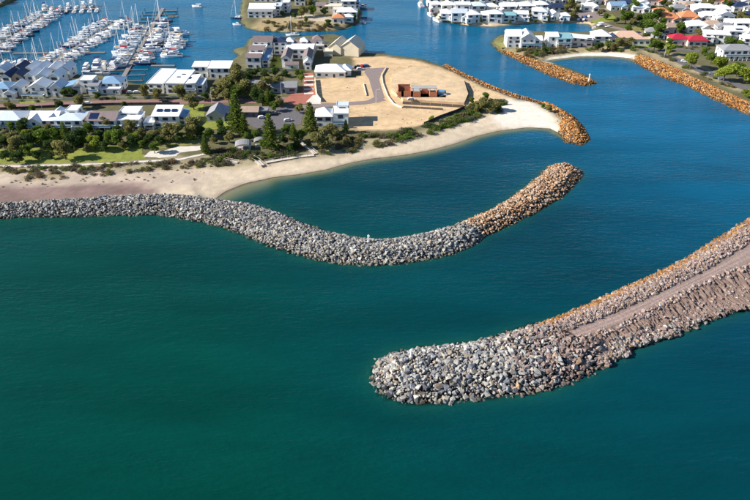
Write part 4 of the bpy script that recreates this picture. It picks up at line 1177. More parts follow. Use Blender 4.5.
# ---- right-hand suburb
sub = [(669, 23.0, 15, 10, 4, 'hip', 3, 'orange', 'wide orange-tiled house left of the larger tiled one'), (689, 22.5, 14, 11, 4.4, 'hip', 3.4, 'orange', 'tall orange-tiled hip house among the white roofs'),
       (655, 5.0, 15, 10, 4.4, 'hip', 3, 'orange', 'orange-tiled house behind the big tree clump'), (697, 32.5, 16, 11, 5, 'hip', 3, 'white', 'round-cornered white hip house above the crimson roofs'),
       (716, 43.5, 17, 11, 6.2, 'flat', 0, 'white', 'white flat-roofed house right of the crimson roofs'), (738, 40.0, 15, 11, 6.4, 'skillion_f', 1, 'white', 'white house with solar array above the grey hipped house'),
       (712, 31.0, 14, 9, 4.2, 'hip', 2.8, 'tan', 'tan-tiled house in the middle of the white roofs'), (724, 24.5, 14, 10, 7, 'gable_y', 3, 'white', 'white gable house with dark glazed front in the suburb'),
       (745, 31.5, 16, 10, 6.2, 'hip', 2.2, 'white', 'white hip house at the suburb edge beside the solar house'), (704, 15.0, 18, 10, 5.6, 'hip', 2.4, 'white', 'broad white house behind the orange tiles'),
       (741, 12.0, 13, 9, 4.4, 'hip', 2.8, 'navy', 'navy-roofed house at the suburb edge among trees'), (722, 15.5, 12, 9, 5.2, 'hip', 2.2, 'white', 'small white hip house above the glazed gable house'),
       (679, 13.5, 12, 9, 4.2, 'hip', 2.6, 'grey', 'slate-roofed house between orange tiles and tall trees'), (686, 5.5, 20, 10, 6.2, 'flat', 0, 'white', 'long white flat-roofed house near the top of the suburb'),
       (640, 12.8, 13, 9, 4.4, 'hip', 2.4, 'pale', 'pale-roofed house left of the dark tree clump'), (627, 9.0, 12, 9, 4.2, 'hip', 2.4, 'navy', 'navy-roofed house on the car park side of the trees'),
       (643, 8.2, 10, 8, 4.2, 'gable_y', 2.2, 'white', 'small white gable house in front of tiled roofs'), (735, 3.6, 14, 9, 4.2, 'hip', 2.6, 'red', 'dark red-roofed house at the far edge of the suburb'),
       (718, 5.0, 14, 9, 4.2, 'hip', 2.8, 'orange', 'orange-roofed house at the far edge among trees'), (748, 21.5, 12, 9, 4.4, 'hip', 2.6, 'navy', 'navy hip-roofed house on the outer suburb street'),
       (618, 10.5, 13, 9, 4.2, 'gable_x', 2.2, 'blue', 'blue-roofed house beside the lawn across the canal'), (671, 2.0, 15, 9, 4.2, 'hip', 2.8, 'white', 'white hip house at the top behind orange tiles'),
       (768, 45.0, 15, 10, 6, 'hip', 2.4, 'white', 'white hip house beyond the solar house'), (775, 28.0, 15, 10, 5, 'hip', 2.8, 'orange', 'orange-roofed house beyond the white suburb edge'),
       (654, 38.0, 13, 9, 4.2, 'hip', 2.4, 'grey', 'grey hip-roofed house between the pale terracotta house and tall trees'), (671, 33.0, 12, 9, 4.2, 'hip', 2.4, 'tan', 'tan hip-roofed house directly behind the crimson roofs'),
       (725, 34.5, 13, 9, 5.4, 'hip', 2.2, 'grey', 'grey-roofed house between the white hip houses'), (752, 46.5, 13, 9, 5.4, 'hip', 2.2, 'white', 'white hip house beside the grey-hipped balcony house'), (708, 21.5, 12, 9, 4.6, 'hip', 2.4, 'white', 'white hip house beside the tall orange-tiled one'),
       (732, 29.5, 12, 9, 4.8, 'gable_x', 2.2, 'white', 'white ridge-roofed house behind the glazed gable house'), (690, 11.0, 13, 9, 4.6, 'hip', 2.2, 'tan', 'tan-roofed house in front of the long flat-roofed house'), (661, 17.0, 11, 8, 4.2, 'hip', 2.4, 'orange', 'small orange-tiled house wedged between the trees'),
       (612, 4.5, 12, 9, 4.6, 'hip', 2.2, 'tan', 'tan-roofed house behind the far canal lawn'), (590, 11.5, 12, 8, 4.4, 'hip', 2.0, 'white', 'white hip house behind the far car park'), (750, 5.5, 13, 9, 4.6, 'hip', 2.2, 'white', 'white hip house behind the navy roofs'), (754, 15.0, 12, 9, 4.6, 'hip', 2.2, 'grey', 'grey hip house at the outer suburb street'),
       (665, -3.0, 14, 9, 5, 'hip', 2.4, 'tan', 'tan-roofed house farthest up the suburb'), (700, -1.5, 14, 9, 4.6, 'hip', 2.6, 'grey', 'grey-roofed house behind the long flat roof'), (728, -3.0, 15, 9, 4.6, 'hip', 2.6, 'tan', 'tan-roofed house behind the dark red roof')]
for (x, y, w_, d, h, rf, rs, rc, lb) in sub:
    wl = 'pink' if rc in ('orange', 'tan', 'red') else 'white'
    sol = [(0, d * .25, 5, 2.4, h + .75, 0.1)] if 'solar array' in lb else None
    house(lb, x, y, [(0, 0, w_, d, h, rf, rs, rc, wl), (rng.choice((-1, 1)) * w_ * .35, -2.2, w_ * .4, 5, h * .75, 'gable_y' if rf != 'flat' else 'flat', 1.6, rc, wl)], wall=wl, yaw=H(rng.uniform(-16, 8)), solar=sol)
house('low white house at the top left across the marina', -6, 2.5, [(0, 0, 12, 9, 4.4, 'hip', 2.4, 'grey')])

# ------------------------------------------------------------------ trees and shrubs
def leaf_cloud(blobs, n, size, cols, seed, flat=0.0):
    """leaf-sized faces spread through a set of ellipsoid clumps (cx, cy, cz, rx, ry, rz)"""
    g = np.random.default_rng(seed)
    bl = np.array(blobs)
    vol = bl[:, 3] * bl[:, 4] * bl[:, 5]
    which = g.choice(len(bl), n, p=vol ** .75 / (vol ** .75).sum())
    d = g.normal(size=(n, 3)); d /= np.linalg.norm(d, axis=1)[:, None]
    rad = g.uniform(0.45, 1.08, n) ** 0.6
    c = bl[which, :3] + d * rad[:, None] * bl[which, 3:]
    R = rot_mats(n, g)
    # leaves lean outwards
    ln = size * g.uniform(.6, 1.4, n)
    ax = d * 0.6 + R[:, 0] * 0.8; ax /= np.linalg.norm(ax, axis=1)[:, None]
    bx = np.cross(ax, R[:, 1]); bx /= np.linalg.norm(bx, axis=1)[:, None] + 1e-9
    ax *= ln[:, None] * .5; bx *= ln[:, None] * .36
    v = np.stack([c - ax, c + bx * .9, c + ax, c - bx * .9], 1).reshape(-1, 3)
    f = np.arange(n * 4).reshape(n, 4)
    base = np.array(cols)[g.integers(0, len(cols), n)]
    clump = g.uniform(.75, 1.25, len(bl))[which]
    t_ = base * (g.uniform(.7, 1.3, n) * clump)[:, None]
    return v, f, np.repeat(t_, 4, 0)


GREENS = {
    'dark': [(0.064, 0.113, 0.025), (0.093, 0.147, 0.032), (0.051, 0.084, 0.023)],
    'olive': [(0.223, 0.210, 0.063), (0.172, 0.175, 0.052), (0.287, 0.260, 0.098)],
    'green': [(0.122, 0.197, 0.025), (0.172, 0.245, 0.034), (0.086, 0.140, 0.023)],
    'lime': [(0.273, 0.337, 0.034), (0.216, 0.281, 0.030), (0.331, 0.365, 0.057)],
    'pine': [(0.137, 0.197, 0.025), (0.187, 0.238, 0.032), (0.093, 0.140, 0.021)],
}
TREE_ME = {}


def tree_proto(kind, var):
    k = (kind, var)
    if k in TREE_ME: return TREE_ME[k]
    r = random.Random(hash(kind) % 1000 + var * 17 if False else sum(map(ord, kind)) + var * 17)
    # unit tree: height 1, crown radius about 0.45
    tr_ = MB(); tr_.tube((0, 0, -.03), (r.uniform(-.02, .02), r.uniform(-.02, .02), .36), .035, .022, 7)
    blobs = []
    for i in range(13):
        a = i * 2.4 + r.uniform(-.4, .4); q = r.uniform(.06, .32); z = r.uniform(.30, .84) if i else .86
        rr = r.uniform(.12, .22)
        blobs.append((math.cos(a) * q, math.sin(a) * q, z, rr, rr, rr * r.uniform(.7, .95)))
        tr_.tube((0, 0, .30), (math.cos(a) * q * .9, math.sin(a) * q * .9, z - .04), .016, .005, 5)
    v, f, t_ = leaf_cloud(blobs, 3000, .07, GREENS[kind], 900 + var)
    TREE_ME[k] = (tr_.mesh('trunk', M_BARK), raw_mesh('crown', v, f, M_LEAF, t_))
    return TREE_ME[k]


def pine_proto(var):
    k = ('norfolk', var)
    if k in TREE_ME: return TREE_ME[k]
    g = np.random.default_rng(70 + var)
    tr_ = MB(); tr_.tube((0, 0, -.02), (0, 0, .98), .018, .003, 7)
    c, ax, dz = [], [], []
    tiers = 15
    for i in range(tiers):
        z = .10 + .88 * (i / tiers); L = (.235 * (1 - i / tiers) ** .85 + .02) * g.uniform(.85, 1.1)
        n = 8 if i < 11 else 6
        for j in range(n):
            a = 2 * math.pi * j / n + i * 1.1 + g.uniform(-.15, .15)
            Lj = L * g.uniform(.75, 1.12)
            tr_.tube((0, 0, z), (math.cos(a) * Lj * .9, math.sin(a) * Lj * .9, z - .012 + .05 * Lj), .005, .0015, 4)
            m_ = int(12 + 46 * Lj / .25)
            for q in range(m_):
                u = g.uniform(.12, 1.0)
                wv = .035 * (1.1 - u * .6)
                c.append((math.cos(a) * Lj * u + g.normal(0, wv * .5), math.sin(a) * Lj * u + g.normal(0, wv * .5), z + .03 * u * u + g.normal(0, .007)))
                ax.append((math.cos(a) + g.normal(0, .5), math.sin(a) + g.normal(0, .5), .35 + g.normal(0, .3)))
    c = np.array(c); ax = np.array(ax); n = len(c)
    ax /= np.linalg.norm(ax, axis=1)[:, None]
    bx = np.cross(ax, g.normal(size=(n, 3))); bx /= np.linalg.norm(bx, axis=1)[:, None]
    ln = g.uniform(.7, 1.3, n)[:, None] * .030
    ax = ax * ln * .6; bx = bx * ln * .38
    v = np.stack([c - ax, c + bx, c + ax, c - bx], 1).reshape(-1, 3)
    pal = np.array(GREENS['pine'])
    t_ = pal[g.integers(0, 3, n)] * g.uniform(.7, 1.35, (n, 1))
    TREE_ME[k] = (tr_.mesh('trunk', M_BARK), raw_mesh('crown', v, np.arange(n * 4).reshape(n, 4), M_LEAF, np.repeat(t_, 4, 0)))
    return TREE_ME[k]


KINDWORD = {'dark': 'dark green', 'olive': 'olive grey', 'green': 'leafy green', 'lime': 'bright lime green'}


LANDMARKS = [(8, 133, 'below the pale blue hip-roofed beach house', 22), (42, 133, 'below the two-gabled white beach house', 20), (70, 135, 'below the boxy white beach house', 18), (103, 133, 'below the beach house with solar array', 18), (128, 133, 'below the stepped flat-roofed beach house', 16), (163, 133, 'below the three-panel beach house', 20), (190, 125, 'on the lawn by the trampoline', 14),
             (30, 152, 'on the lawn edge near the beach path', 24), (65, 152, 'on the lawn edge under the bushy pine', 16), (153, 146, 'beside the limestone garden path', 14),
             (10, 105, 'on the street below the townhouses', 30), (68, 97, 'on the street by the cubic white house', 22), (150, 92, 'at the long white flat-roofed building', 14), (190, 96, 'on the street by the skylight house', 20),
             (235, 74, 'beside the white square-windowed waterside house', 10), (235, 88, 'behind the tallest pine', 14), (262, 84, 'hiding the roof of the grey hall', 18), (270, 100, 'between grey hall and car park', 14), (265, 72, 'in front of the terraced apartments', 14), (294, 75, 'in front of the courtyard apartments', 12), (274, 63, 'in the apartment garden', 6),
             (322, 136, 'in front of the tall white house', 15), (292, 142, 'beside the beach boardwalk', 16), (252, 138, 'near the beach shelters', 18), (225, 134, 'below the grey gabled cottage', 14),
             (546, 107, 'on the orange groyne', 8), (306, 10, 'by the grey-roofed island house', 14), (328, 18, 'behind the orange island pavilion', 10),
             (651, 22, 'in the big clump beside the orange tiles', 18), (626, 14, 'beside the navy-roofed suburb house', 12), (626, 42, 'beside the pale terracotta house', 14), (664, 43, 'left of the crimson-roofed house', 12), (735, 44, 'in front of the solar-roofed suburb house', 12), (692, 56, 'on the street below the crimson-roofed house', 20), (728, 68, 'in front of the grey-hipped white house', 20), (604, 47, 'above the small white beach', 14)]


def tree(cx, cy, rpx, kind, hm=None, where='', group=None, label=None):
    """crown centre and radius in photo pixels; the trunk stands on level ground"""
    s = 0.005607 * (cy + 200)
    rad = rpx / s * 1.08
    h = hm or max(3.0, min(11.0, rad * 2.0))
    p = P(cx, cy, LAND + .55 * h); p.z = LAND
    v = rng.randrange(3)
    tm, cm = tree_proto(kind, v)
    root = empty('tree', p, rng.uniform(0, 6.28))
    size = 'tall' if h > 8.5 else ('small' if h < 5.5 else 'mid-sized')
    best = min(LANDMARKS, key=lambda q: (q[0] - cx) ** 2 + (q[1] - cy) ** 2 * 2)
    near = best[2] if (best[0] - cx) ** 2 + (best[1] - cy) ** 2 * 2 < best[3] ** 2 else where
    tag(root, label or ('%s %s tree %s' % (size, KINDWORD[kind], near)), 'tree', group or ('trees ' + near))
    k = rad / .43
    for nm, me in (('trunk', tm), ('crown', cm)):
        o = link(nm, me, root); o.scale = (k, k, h)
    return root


def pine(cx, top, bot, var, label):
    p = P(cx, bot, LAND)
    # height from the two pixels
    lo, hi = 1.0, 40.0
    for _ in range(40):
        m_ = (lo + hi) / 2
        if PX(p.x, p.y, LAND + m_)[1] > top: lo = m_
        else: hi = m_
    tm, cm = pine_proto(var)
    root = empty('pine_tree', p, rng.uniform(0, 6))
    tag(root, label, 'pine tree')
    for nm, me in (('trunk', tm), ('crown', cm)):
        o = link(nm, me, root); o.scale = (lo * 1.12, lo * 1.12, lo)


pine(238, 92, 134, 0, 'tallest tiered pine beside the dark kiosk')
pine(271, 112, 150, 1, 'tall tiered pine between the car park and the boardwalk')
pine(311, 101, 134, 0, 'tiered pine at the corner of the pale-walled lane and tall white house')
pine(268.5, 88, 106, 1, 'smaller pine behind the car park by the grey hall')
pine(206, 134, 153, 0, 'young pine at the end of the limestone path')
pine(68, 121, 146, 1, 'bushy pine in front of the boxy white beach house')
pine(346, 119, 133, 0, 'young pine at the corner of the tall white house')
pine(294, 122, 142, 1, 'small pine on the seaward edge of the car park')
pine(245, 113, 137, 1, 'lesser pine crowding the tallest pine')
for (x, y, r, k) in [(22, 125, 6.5, 'dark'), (9, 136, 8, 'olive'), (15, 145, 8, 'olive'), (3, 142, 6, 'dark'), (42.5, 137, 9, 'green'), (30, 139, 7.5, 'dark'), (73, 141, 8, 'dark'), (63, 149, 9, 'olive'), (106, 122, 6.5, 'olive'),
                     (94, 142, 6.5, 'lime'), (80, 134, 7.5, 'dark'), (17.6, 156, 6, 'dark'), (4.4, 155, 4.5, 'dark'), (36, 154, 4.5, 'dark'), (51, 155, 3.5, 'dark'), (56, 134, 6.5, 'green'), (86, 147, 4, 'olive'), (109, 137, 6.5, 'green'),
                     (128, 127, 7, 'olive'), (117, 138, 7.5, 'green'), (104, 146, 5, 'dark'), (131, 140, 6, 'dark'), (169, 130, 10, 'olive'), (154, 136, 5.5, 'olive'), (191, 126.5, 9, 'olive'), (189, 135, 4, 'lime'), (153.5, 147, 5.5, 'green'),
                     (148, 139, 5, 'dark'), (142, 144, 4, 'green'), (180, 137, 5, 'dark'), (200, 131, 5, 'dark'), (-8, 132, 8, 'dark'), (-12, 146, 8, 'olive'), (50, 144, 6, 'dark'), (27, 149, 6, 'green'), (160, 141, 5, 'dark'), (99, 135, 5, 'dark'), (36, 130, 5, 'green'), (48, 128, 4.5, 'olive'), (88, 128, 5, 'green'), (117, 129, 4.5, 'dark'), (142, 133, 5, 'olive'), (178, 128, 5, 'green'), (11, 127, 4.5, 'green'), (27, 134, 5, 'lime'), (58, 141, 5, 'lime'), (123, 145, 4.5, 'olive'), (85, 139, 5, 'green'), (135, 136, 4.5, 'lime'), (209, 133, 5, 'green'), (214, 139, 4, 'olive'), (220, 124, 4.5, 'green')]:
    tree(x, y, r, k, where='in the garden belt below the beach houses')
for (x, y, r, k) in [(10, 105, 5, 'olive'), (32, 108, 3.5, 'green'), (59, 104, 4.5, 'dark'), (79, 101.6, 6, 'olive'), (144, 90, 5.5, 'olive'), (156, 93.5, 5, 'olive'), (181, 91.5, 7, 'olive'), (192.7, 100.5, 7.5, 'olive'), (214.7, 91.7, 6, 'olive'),
                     (72, 92, 4.5, 'dark'), (97, 95, 3.5, 'dark'), (64, 92, 4, 'green'), (124, 104, 3, 'dark'), (205, 96, 4, 'dark'), (48, 92, 3, 'dark')]:
    tree(x, y, r, k, where='along the paved street')
for (x, y, r, k) in [(226.7, 88.7, 8, 'olive'), (236, 70, 6.5, 'olive'), (237, 78, 8.5, 'olive'), (230, 84, 8, 'olive'), (247, 88, 9, 'olive'), (263, 83, 8, 'olive'), (276, 82, 6, 'olive'), (279, 101, 5, 'olive'), (236, 92, 7, 'green'), (228, 95, 6, 'olive'), (256, 94, 6.5, 'dark'), (270, 97, 6, 'dark'), (248, 76, 5, 'dark'), (265, 73, 4, 'dark'), (275, 71, 4, 'dark'), (255, 72, 4, 'dark'), (285, 73, 3.5, 'dark'), (301, 78, 3.5, 'lime'), (297, 72, 3, 'green'), (274, 60, 3, 'green'), (273, 66, 2.5, 'dark'), (262, 99, 5, 'dark'), (275, 106, 4.5, 'green')]:
    tree(x, y, r, k, where='around the long grey hall')
for (x, y, r, k) in [(299.5, 108, 4.5, 'olive'), (313, 128, 5.5, 'olive'), (321, 139, 9.5, 'olive'), (332, 131.5, 7.5, 'olive'), (286, 129, 5, 'green'), (300, 135, 5, 'green'), (297, 144, 4, 'dark'), (283, 139, 5, 'dark'), (256, 135, 5, 'green'), (229, 137, 5, 'olive'), (222, 131, 5, 'dark'), (248, 137, 4, 'green'), (262, 143, 4, 'green'), (290, 148, 3.5, 'green'), (280, 148, 3.5, 'dark'), (345, 141, 4, 'olive'), (308, 143, 4, 'olive')]:
    tree(x, y, r, k, where='between the car park and the beach')
for (x, y, r, k) in [(482, 104, 6.5, 'olive'), (497, 104, 5.5, 'olive'), (472, 100, 3, 'green'), (486, 96.5, 4, 'green'), (431, 118, 2.5, 'lime'), (477, 108, 4, 'olive'), (491, 109, 4, 'olive'), (549, 108, 3.5, 'olive'), (543, 105.5, 2.5, 'green')]:
    tree(x, y, r, k, where='on the dune at the end of the sand lots')
for (x, y, r, k) in [(301.5, 11, 5, 'olive'), (313, 10, 4.5, 'green'), (328, 22.5, 3.5, 'dark'), (324, 11, 3.5, 'dark'), (306, 19, 2.5, 'green'), (310, 2, 4, 'olive'), (294, 15, 2.5, 'dark'), (282, 13, 2.5, 'dark'), (354, 17, 3, 'dark'), (318, 4, 3.5, 'dark'), (278, 4, 3, 'dark')]:
    tree(x, y, r, k, where='on the scrubby island')
for (x, y, r, k) in [(626.5, 16, 7, 'green'), (636, 5, 5, 'green'), (648, 19, 7, 'green'), (650, 26, 7, 'green'), (659, 30, 7, 'green'), (658, 14, 6, 'dark'), (670, 11, 4, 'green'), (662, 8, 2.5, 'dark'), (671, 4.5, 4, 'olive'), (680, 28, 4, 'green'), (630, 42, 4.5, 'olive'), (622, 41, 4, 'olive'), (655, 44, 5.5, 'green'), (670, 42, 4, 'green'), (629, 28.5, 3.5, 'green'), (681, 6.5, 3, 'green'), (643, 24, 5, 'dark'), (640, 18, 4, 'dark'),
                     (730, 43, 6, 'green'), (740, 45.5, 5, 'green'), (699, 33, 4, 'olive'), (710, 2, 4, 'olive'), (728, 4, 4.5, 'green'), (740, 16, 4.5, 'olive'), (746, 20, 4, 'olive'), (682, 26, 4, 'green'), (732, 19, 3, 'dark'), (663, 26, 4, 'dark')]:
    tree(x, y, r, k, where='among the suburb roofs')
for (x, y, r, k) in [(669.6, 49, 5, 'lime'), (692, 60, 7.5, 'lime'), (705, 51, 4, 'green'), (721, 64, 7.5, 'lime'), (726, 71.5, 8.5, 'lime'), (746, 75, 7, 'lime'), (738, 69, 6, 'green'), (661, 46, 4, 'green'), (712, 58, 5, 'green'), (747, 93, 4, 'lime'), (760, 78, 7, 'lime')]:
    tree(x, y, r, k, where='beside the waterfront street')
for (x, y, r, k) in [(571, 4, 6, 'olive'), (574, 14.5, 4, 'olive'), (601, 45.5, 3.6, 'dark'), (597, 46.5, 3.2, 'dark'), (608, 44.5, 3.6, 'green'), (619, 43, 4.5, 'olive'), (606, 16, 3, 'green'), (613, 46, 3.4, 'olive'), (545, 49, 3, 'dark'), (496, 10, 2.5, 'olive'), (546.5, 8, 2, 'olive'), (513, 18, 2, 'dark'), (480, 18.5, 2, 'olive'), (566, 9, 3.5, 'olive'), (600, 12, 3, 'olive'), (530, 15.5, 2, 'olive'), (467, 9, 2, 'green'), (508, 8, 2, 'olive'), (535, 21, 1.8, 'green'), (455, 18, 1.6, 'green')]:
    tree(x, y, r, k, where='near the far canal houses')

for (x, y, r, k) in [(441, 17.5, 1.8, 'green'), (466, 18.5, 1.8, 'olive'), (481, 20.5, 1.8, 'dark'), (493, 17, 2, 'olive'), (510, 21.5, 1.8, 'green'), (530, 19, 1.8, 'dark'), (548, 17.5, 2.2, 'green'), (560, 16.5, 2, 'dark'), (443, 9.5, 1.8, 'dark'), (456, 9, 1.8, 'olive'), (471, 10, 2, 'green'), (486, 9.5, 1.8, 'dark'),
                     (502, 9.5, 2, 'olive'), (518, 9, 2, 'dark'), (533, 9, 2, 'green'), (551, 9, 2.2, 'olive'), (444, 2.5, 1.8, 'olive'), (461, 2.5, 2, 'green'), (478, 2.5, 2, 'dark'), (494, 2.5, 2, 'olive'), (510, 2.5, 2, 'green'), (526, 2, 2, 'olive'), (542, 1.8, 2, 'dark'), (592, 1.5, 2.5, 'green'), (614, 7, 2.5, 'olive'), (578, 9, 2.5, 'green')]:
    tree(x, y, r, k, where='between the far waterfront houses')
for (x, y, r, k) in [(675, 18, 3, 'green'), (697, 26, 3, 'dark'), (704, 36, 3, 'olive'), (713, 37, 3, 'green'), (717, 20, 2.6, 'dark'), (729, 27, 2.8, 'olive'), (735, 33, 3, 'green'), (744, 38, 3, 'olive'), (690, 17, 2.8, 'olive'), (700, 9, 3, 'green'), (712, 11, 2.6, 'dark'), (747, 10, 3, 'green'), (681, 36.5, 3.2, 'dark'), (645, 36, 3.4, 'green'), (634, 21, 3.5, 'olive'), (617, 20, 3, 'dark'), (663, 21, 3.2, 'green'), (752, 26, 3, 'green'), (738, 24, 2.6, 'dark'), (695, 2, 3, 'olive'), (664, 2, 3, 'dark')]:
    tree(x, y, r, k, where='squeezed between the suburb roofs')

# ---- shrubs: low clumps in the dunes and gardens
SHRUB_ME = {}


def shrub_me(kind, v):
    if (kind, v) not in SHRUB_ME:
        r = random.Random(v * 31 + 5)
        bl = [(r.uniform(-.5, .5), r.uniform(-.5, .5), r.uniform(.2, .5), r.uniform(.3, .5), r.uniform(.3, .5), r.uniform(.25, .45)) for _ in range(5)]
        a_, f_, t_ = leaf_cloud(bl, 330, .17, SHRUBC[kind], 400 + v)
        SHRUB_ME[(kind, v)] = raw_mesh('foliage', a_, f_, M_LEAF, t_)
    return SHRUB_ME[(kind, v)]


SHRUBC = {'green': GREENS['green'], 'grey': [(0.15, 0.15, 0.09), (0.11, 0.12, 0.065), (0.19, 0.17, 0.11)], 'brown': [(0.17, 0.11, 0.07), (0.13, 0.09, 0.05), (0.2, 0.14, 0.09)], 'yellow': [(0.2, 0.17, 0.05), (0.16, 0.14, 0.04), (0.24, 0.2, 0.08)], 'dark': GREENS['dark']}
SWORD = {'green': 'low green shrub', 'grey': 'low grey-green saltbush', 'brown': 'low reddish brown heath bush', 'yellow': 'low yellowish dry bush', 'dark': 'low dark green shrub'}


ALLSHRUB = []


def shrubs(poly, n, mix, smin, smax, where, seed):
    g = random.Random(seed)
    gp = np.array([tuple(P(a, b, LAND))[:2] for a, b in poly])
    x0, x1, y0, y1 = gp[:, 0].min(), gp[:, 0].max(), gp[:, 1].min(), gp[:, 1].max()
    done = 0
    for _ in range(n * 30):
        x, y = g.uniform(x0, x1), g.uniform(y0, y1)
        if sdist(np.array([x]), np.array([y]), gp)[0][0] < 0 or vnoise(np.array([x / 3.5]), np.array([y / 3.5]), seed)[0] < .48: continue
        k = g.choice(mix); s = g.uniform(smin, smax)
        xi = np.interp(x, gx, np.arange(len(gx))); yi = np.interp(y, gy, np.arange(len(gy)))
        z = GZ2[int(yi + .5), int(xi + .5)] - .15
        u, v = PX(x, y, z)
        vis = s / math.sqrt(x * x + y * y + 22500) if (-4 < u < 754 and v > -2) else 0
        ALLSHRUB.append((vis, x, y, z, k, s, g.uniform(0, 6.28), g.randrange(3), g.uniform(.7, 1.1), where))
        done += 1
        if done >= n: break

shrubs([(0, 167), (60, 166), (150, 163), (205, 158), (235, 157), (235, 166), (200, 168), (150, 171), (100, 176), (70, 172), (40, 172), (0, 175)], 300, ['grey', 'grey', 'brown', 'green', 'yellow', 'brown'], .6, 2.3, 'in the heath above the weedy beach', 1)
shrubs([(22, 174), (60, 172), (66, 178), (26, 181)], 16, ['grey', 'yellow', 'brown'], 1.2, 2.4, 'in the lone patch on the sand', 2)
shrubs([(205, 150), (240, 150), (262, 152), (300, 146), (300, 156), (262, 160), (235, 160), (206, 158)], 120, ['green', 'grey', 'brown', 'dark'], 1.2, 2.8, 'around the beach shelter', 3)
shrubs([(316, 145), (345, 138), (372, 136), (400, 135), (400, 142), (360, 150), (322, 155)], 150, ['grey', 'brown', 'green', 'yellow'], 1.2, 2.8, 'on the bank below the tall white house', 4)
shrubs([(392, 132), (412, 130), (430, 125), (448, 118), (462, 114), (474, 112), (478, 118), (450, 127), (425, 135), (396, 141)], 170, ['green', 'dark', 'green', 'grey', 'brown'], 1.4, 3.2, 'along the fence of the sand lots', 5)
shrubs([(470, 104), (500, 100), (512, 104), (505, 112), (480, 117), (468, 114)], 80, ['green', 'grey', 'yellow', 'dark'], 1.4, 3.0, 'on the dune near the groyne', 6)
shrubs([(255, 27), (265, 22), (320, 22), (340, 25), (320, 30), (262, 30.5)], 120, ['yellow', 'grey', 'brown', 'yellow'], 1.3, 2.8, 'on the dry island shore', 7)
shrubs([(513, 50), (530, 49), (560, 48), (640, 49.5), (632, 51), (580, 49.8), (548, 53), (530, 58)], 150, ['yellow', 'grey', 'green', 'brown'], 1.3, 3.0, 'on the spit above the groyne', 8)
shrubs([(0, 128), (60, 131), (130, 131), (200, 128), (200, 140), (120, 146), (60, 147), (0, 147)], 110, ['dark', 'dark', 'green', 'grey'], 1.4, 3.0, 'under the trees of the garden belt', 9)
shrubs([(640, 50), (664, 58), (700, 76), (750, 98), (752, 94), (700, 71), (664, 55), (645, 49)], 50, ['grey', 'green', 'yellow'], 1.2, 2.4, 'behind the orange revetment', 10)
shrubs([(0, 99), (60, 97), (120, 96), (140, 95.5), (205, 96), (205, 98), (120, 99.5), (0, 103)], 45, ['dark', 'green', 'grey'], 1.0, 2.0, 'in the townhouse front gardens', 11)
shrubs([(236, 70), (262, 69), (304, 70), (304, 76), (240, 80)], 35, ['dark', 'green'], 1.2, 2.4, 'in front of the apartments', 12)
shrubs([(620, 34), (700, 38), (720, 46), (690, 52), (640, 40)], 50, ['green', 'dark', 'grey'], 1.2, 2.6, 'in the suburb gardens', 13)
shrubs([(620, 8), (700, 12), (745, 22), (745, 34), (690, 26), (640, 22)], 70, ['green', 'dark', 'grey'], 1.2, 2.6, 'between the suburb roofs', 14)
shrubs([(440, 15), (500, 17), (560, 16), (560, 21), (500, 23), (450, 20)], 45, ['green', 'dark', 'grey'], .9, 1.8, 'in the far waterfront gardens', 15)

shrubs([(350, 108), (385, 102), (440, 112), (420, 122), (400, 126), (362, 127)], 45, ['grey', 'yellow', 'green'], .25, .6, 'on the open sand lots', 16)
shrubs([(392, 74), (440, 76), (466, 92), (460, 84), (480, 88), (500, 96), (480, 98), (466, 98), (440, 72), (400, 62)], 60, ['grey', 'yellow', 'green'], .25, .6, 'on the open sand lots', 17)
shrubs([(320, 82), (360, 79), (368, 96), (322, 98)], 25, ['grey', 'yellow'], .2, .5, 'on the open sand lots', 18)
shrubs([(-5, 175), (60, 172), (150, 170), (210, 170), (200, 182), (120, 184), (-5, 190)], 60, ['brown', 'grey', 'yellow'], .3, .9, 'scattered on the beach', 19)

ALLSHRUB.sort(key=lambda q: -q[0])
for (vis, x, y, z, k, s, a_, v_, zs, where) in ALLSHRUB[:300]:
    o = empty('shrub', (x, y, z), a_)
    f_ = link('foliage', shrub_me(k, v_), o); f_.scale = (s, s, s * zs)
    sz = 'broad ' if s > 2.6 else ('small ' if s < 2.1 else '')
    tag(o, '%s%s %s' % (sz, SWORD[k], where), 'shrub', 'shrubs ' + where)
cs, fs, ts, kk = [], [], [], 0
for (vis, x, y, z, k, s, a_, v_, zs, where) in ALLSHRUB[300:]:
    me = shrub_me(k, v_)
    n = len(me.vertices)
    co = np.empty(n * 3, np.float32); me.vertices.foreach_get('co', co); co = co.reshape(-1, 3)
    tc = np.empty(n * 4, np.float32); me.color_attributes['tint'].data.foreach_get('color', tc)
    ca, sa = math.cos(a_), math.sin(a_)
    co = np.stack([(co[:, 0] * ca - co[:, 1] * sa) * s + x, (co[:, 0] * sa + co[:, 1] * ca) * s + y, co[:, 2] * s * zs + z], -1)
    cs.append(co); ts.append(tc.reshape(-1, 4)[:, :3]); fs.append(np.arange(n).reshape(-1, 4) + kk); kk += n
tag(link('low_scrub', raw_mesh('low_scrub', np.concatenate(cs), np.concatenate(fs), M_LEAF, np.concatenate(ts))), 'low mixed scrub and ground cover spread through dunes and gardens', 'scrub', kind='stuff')

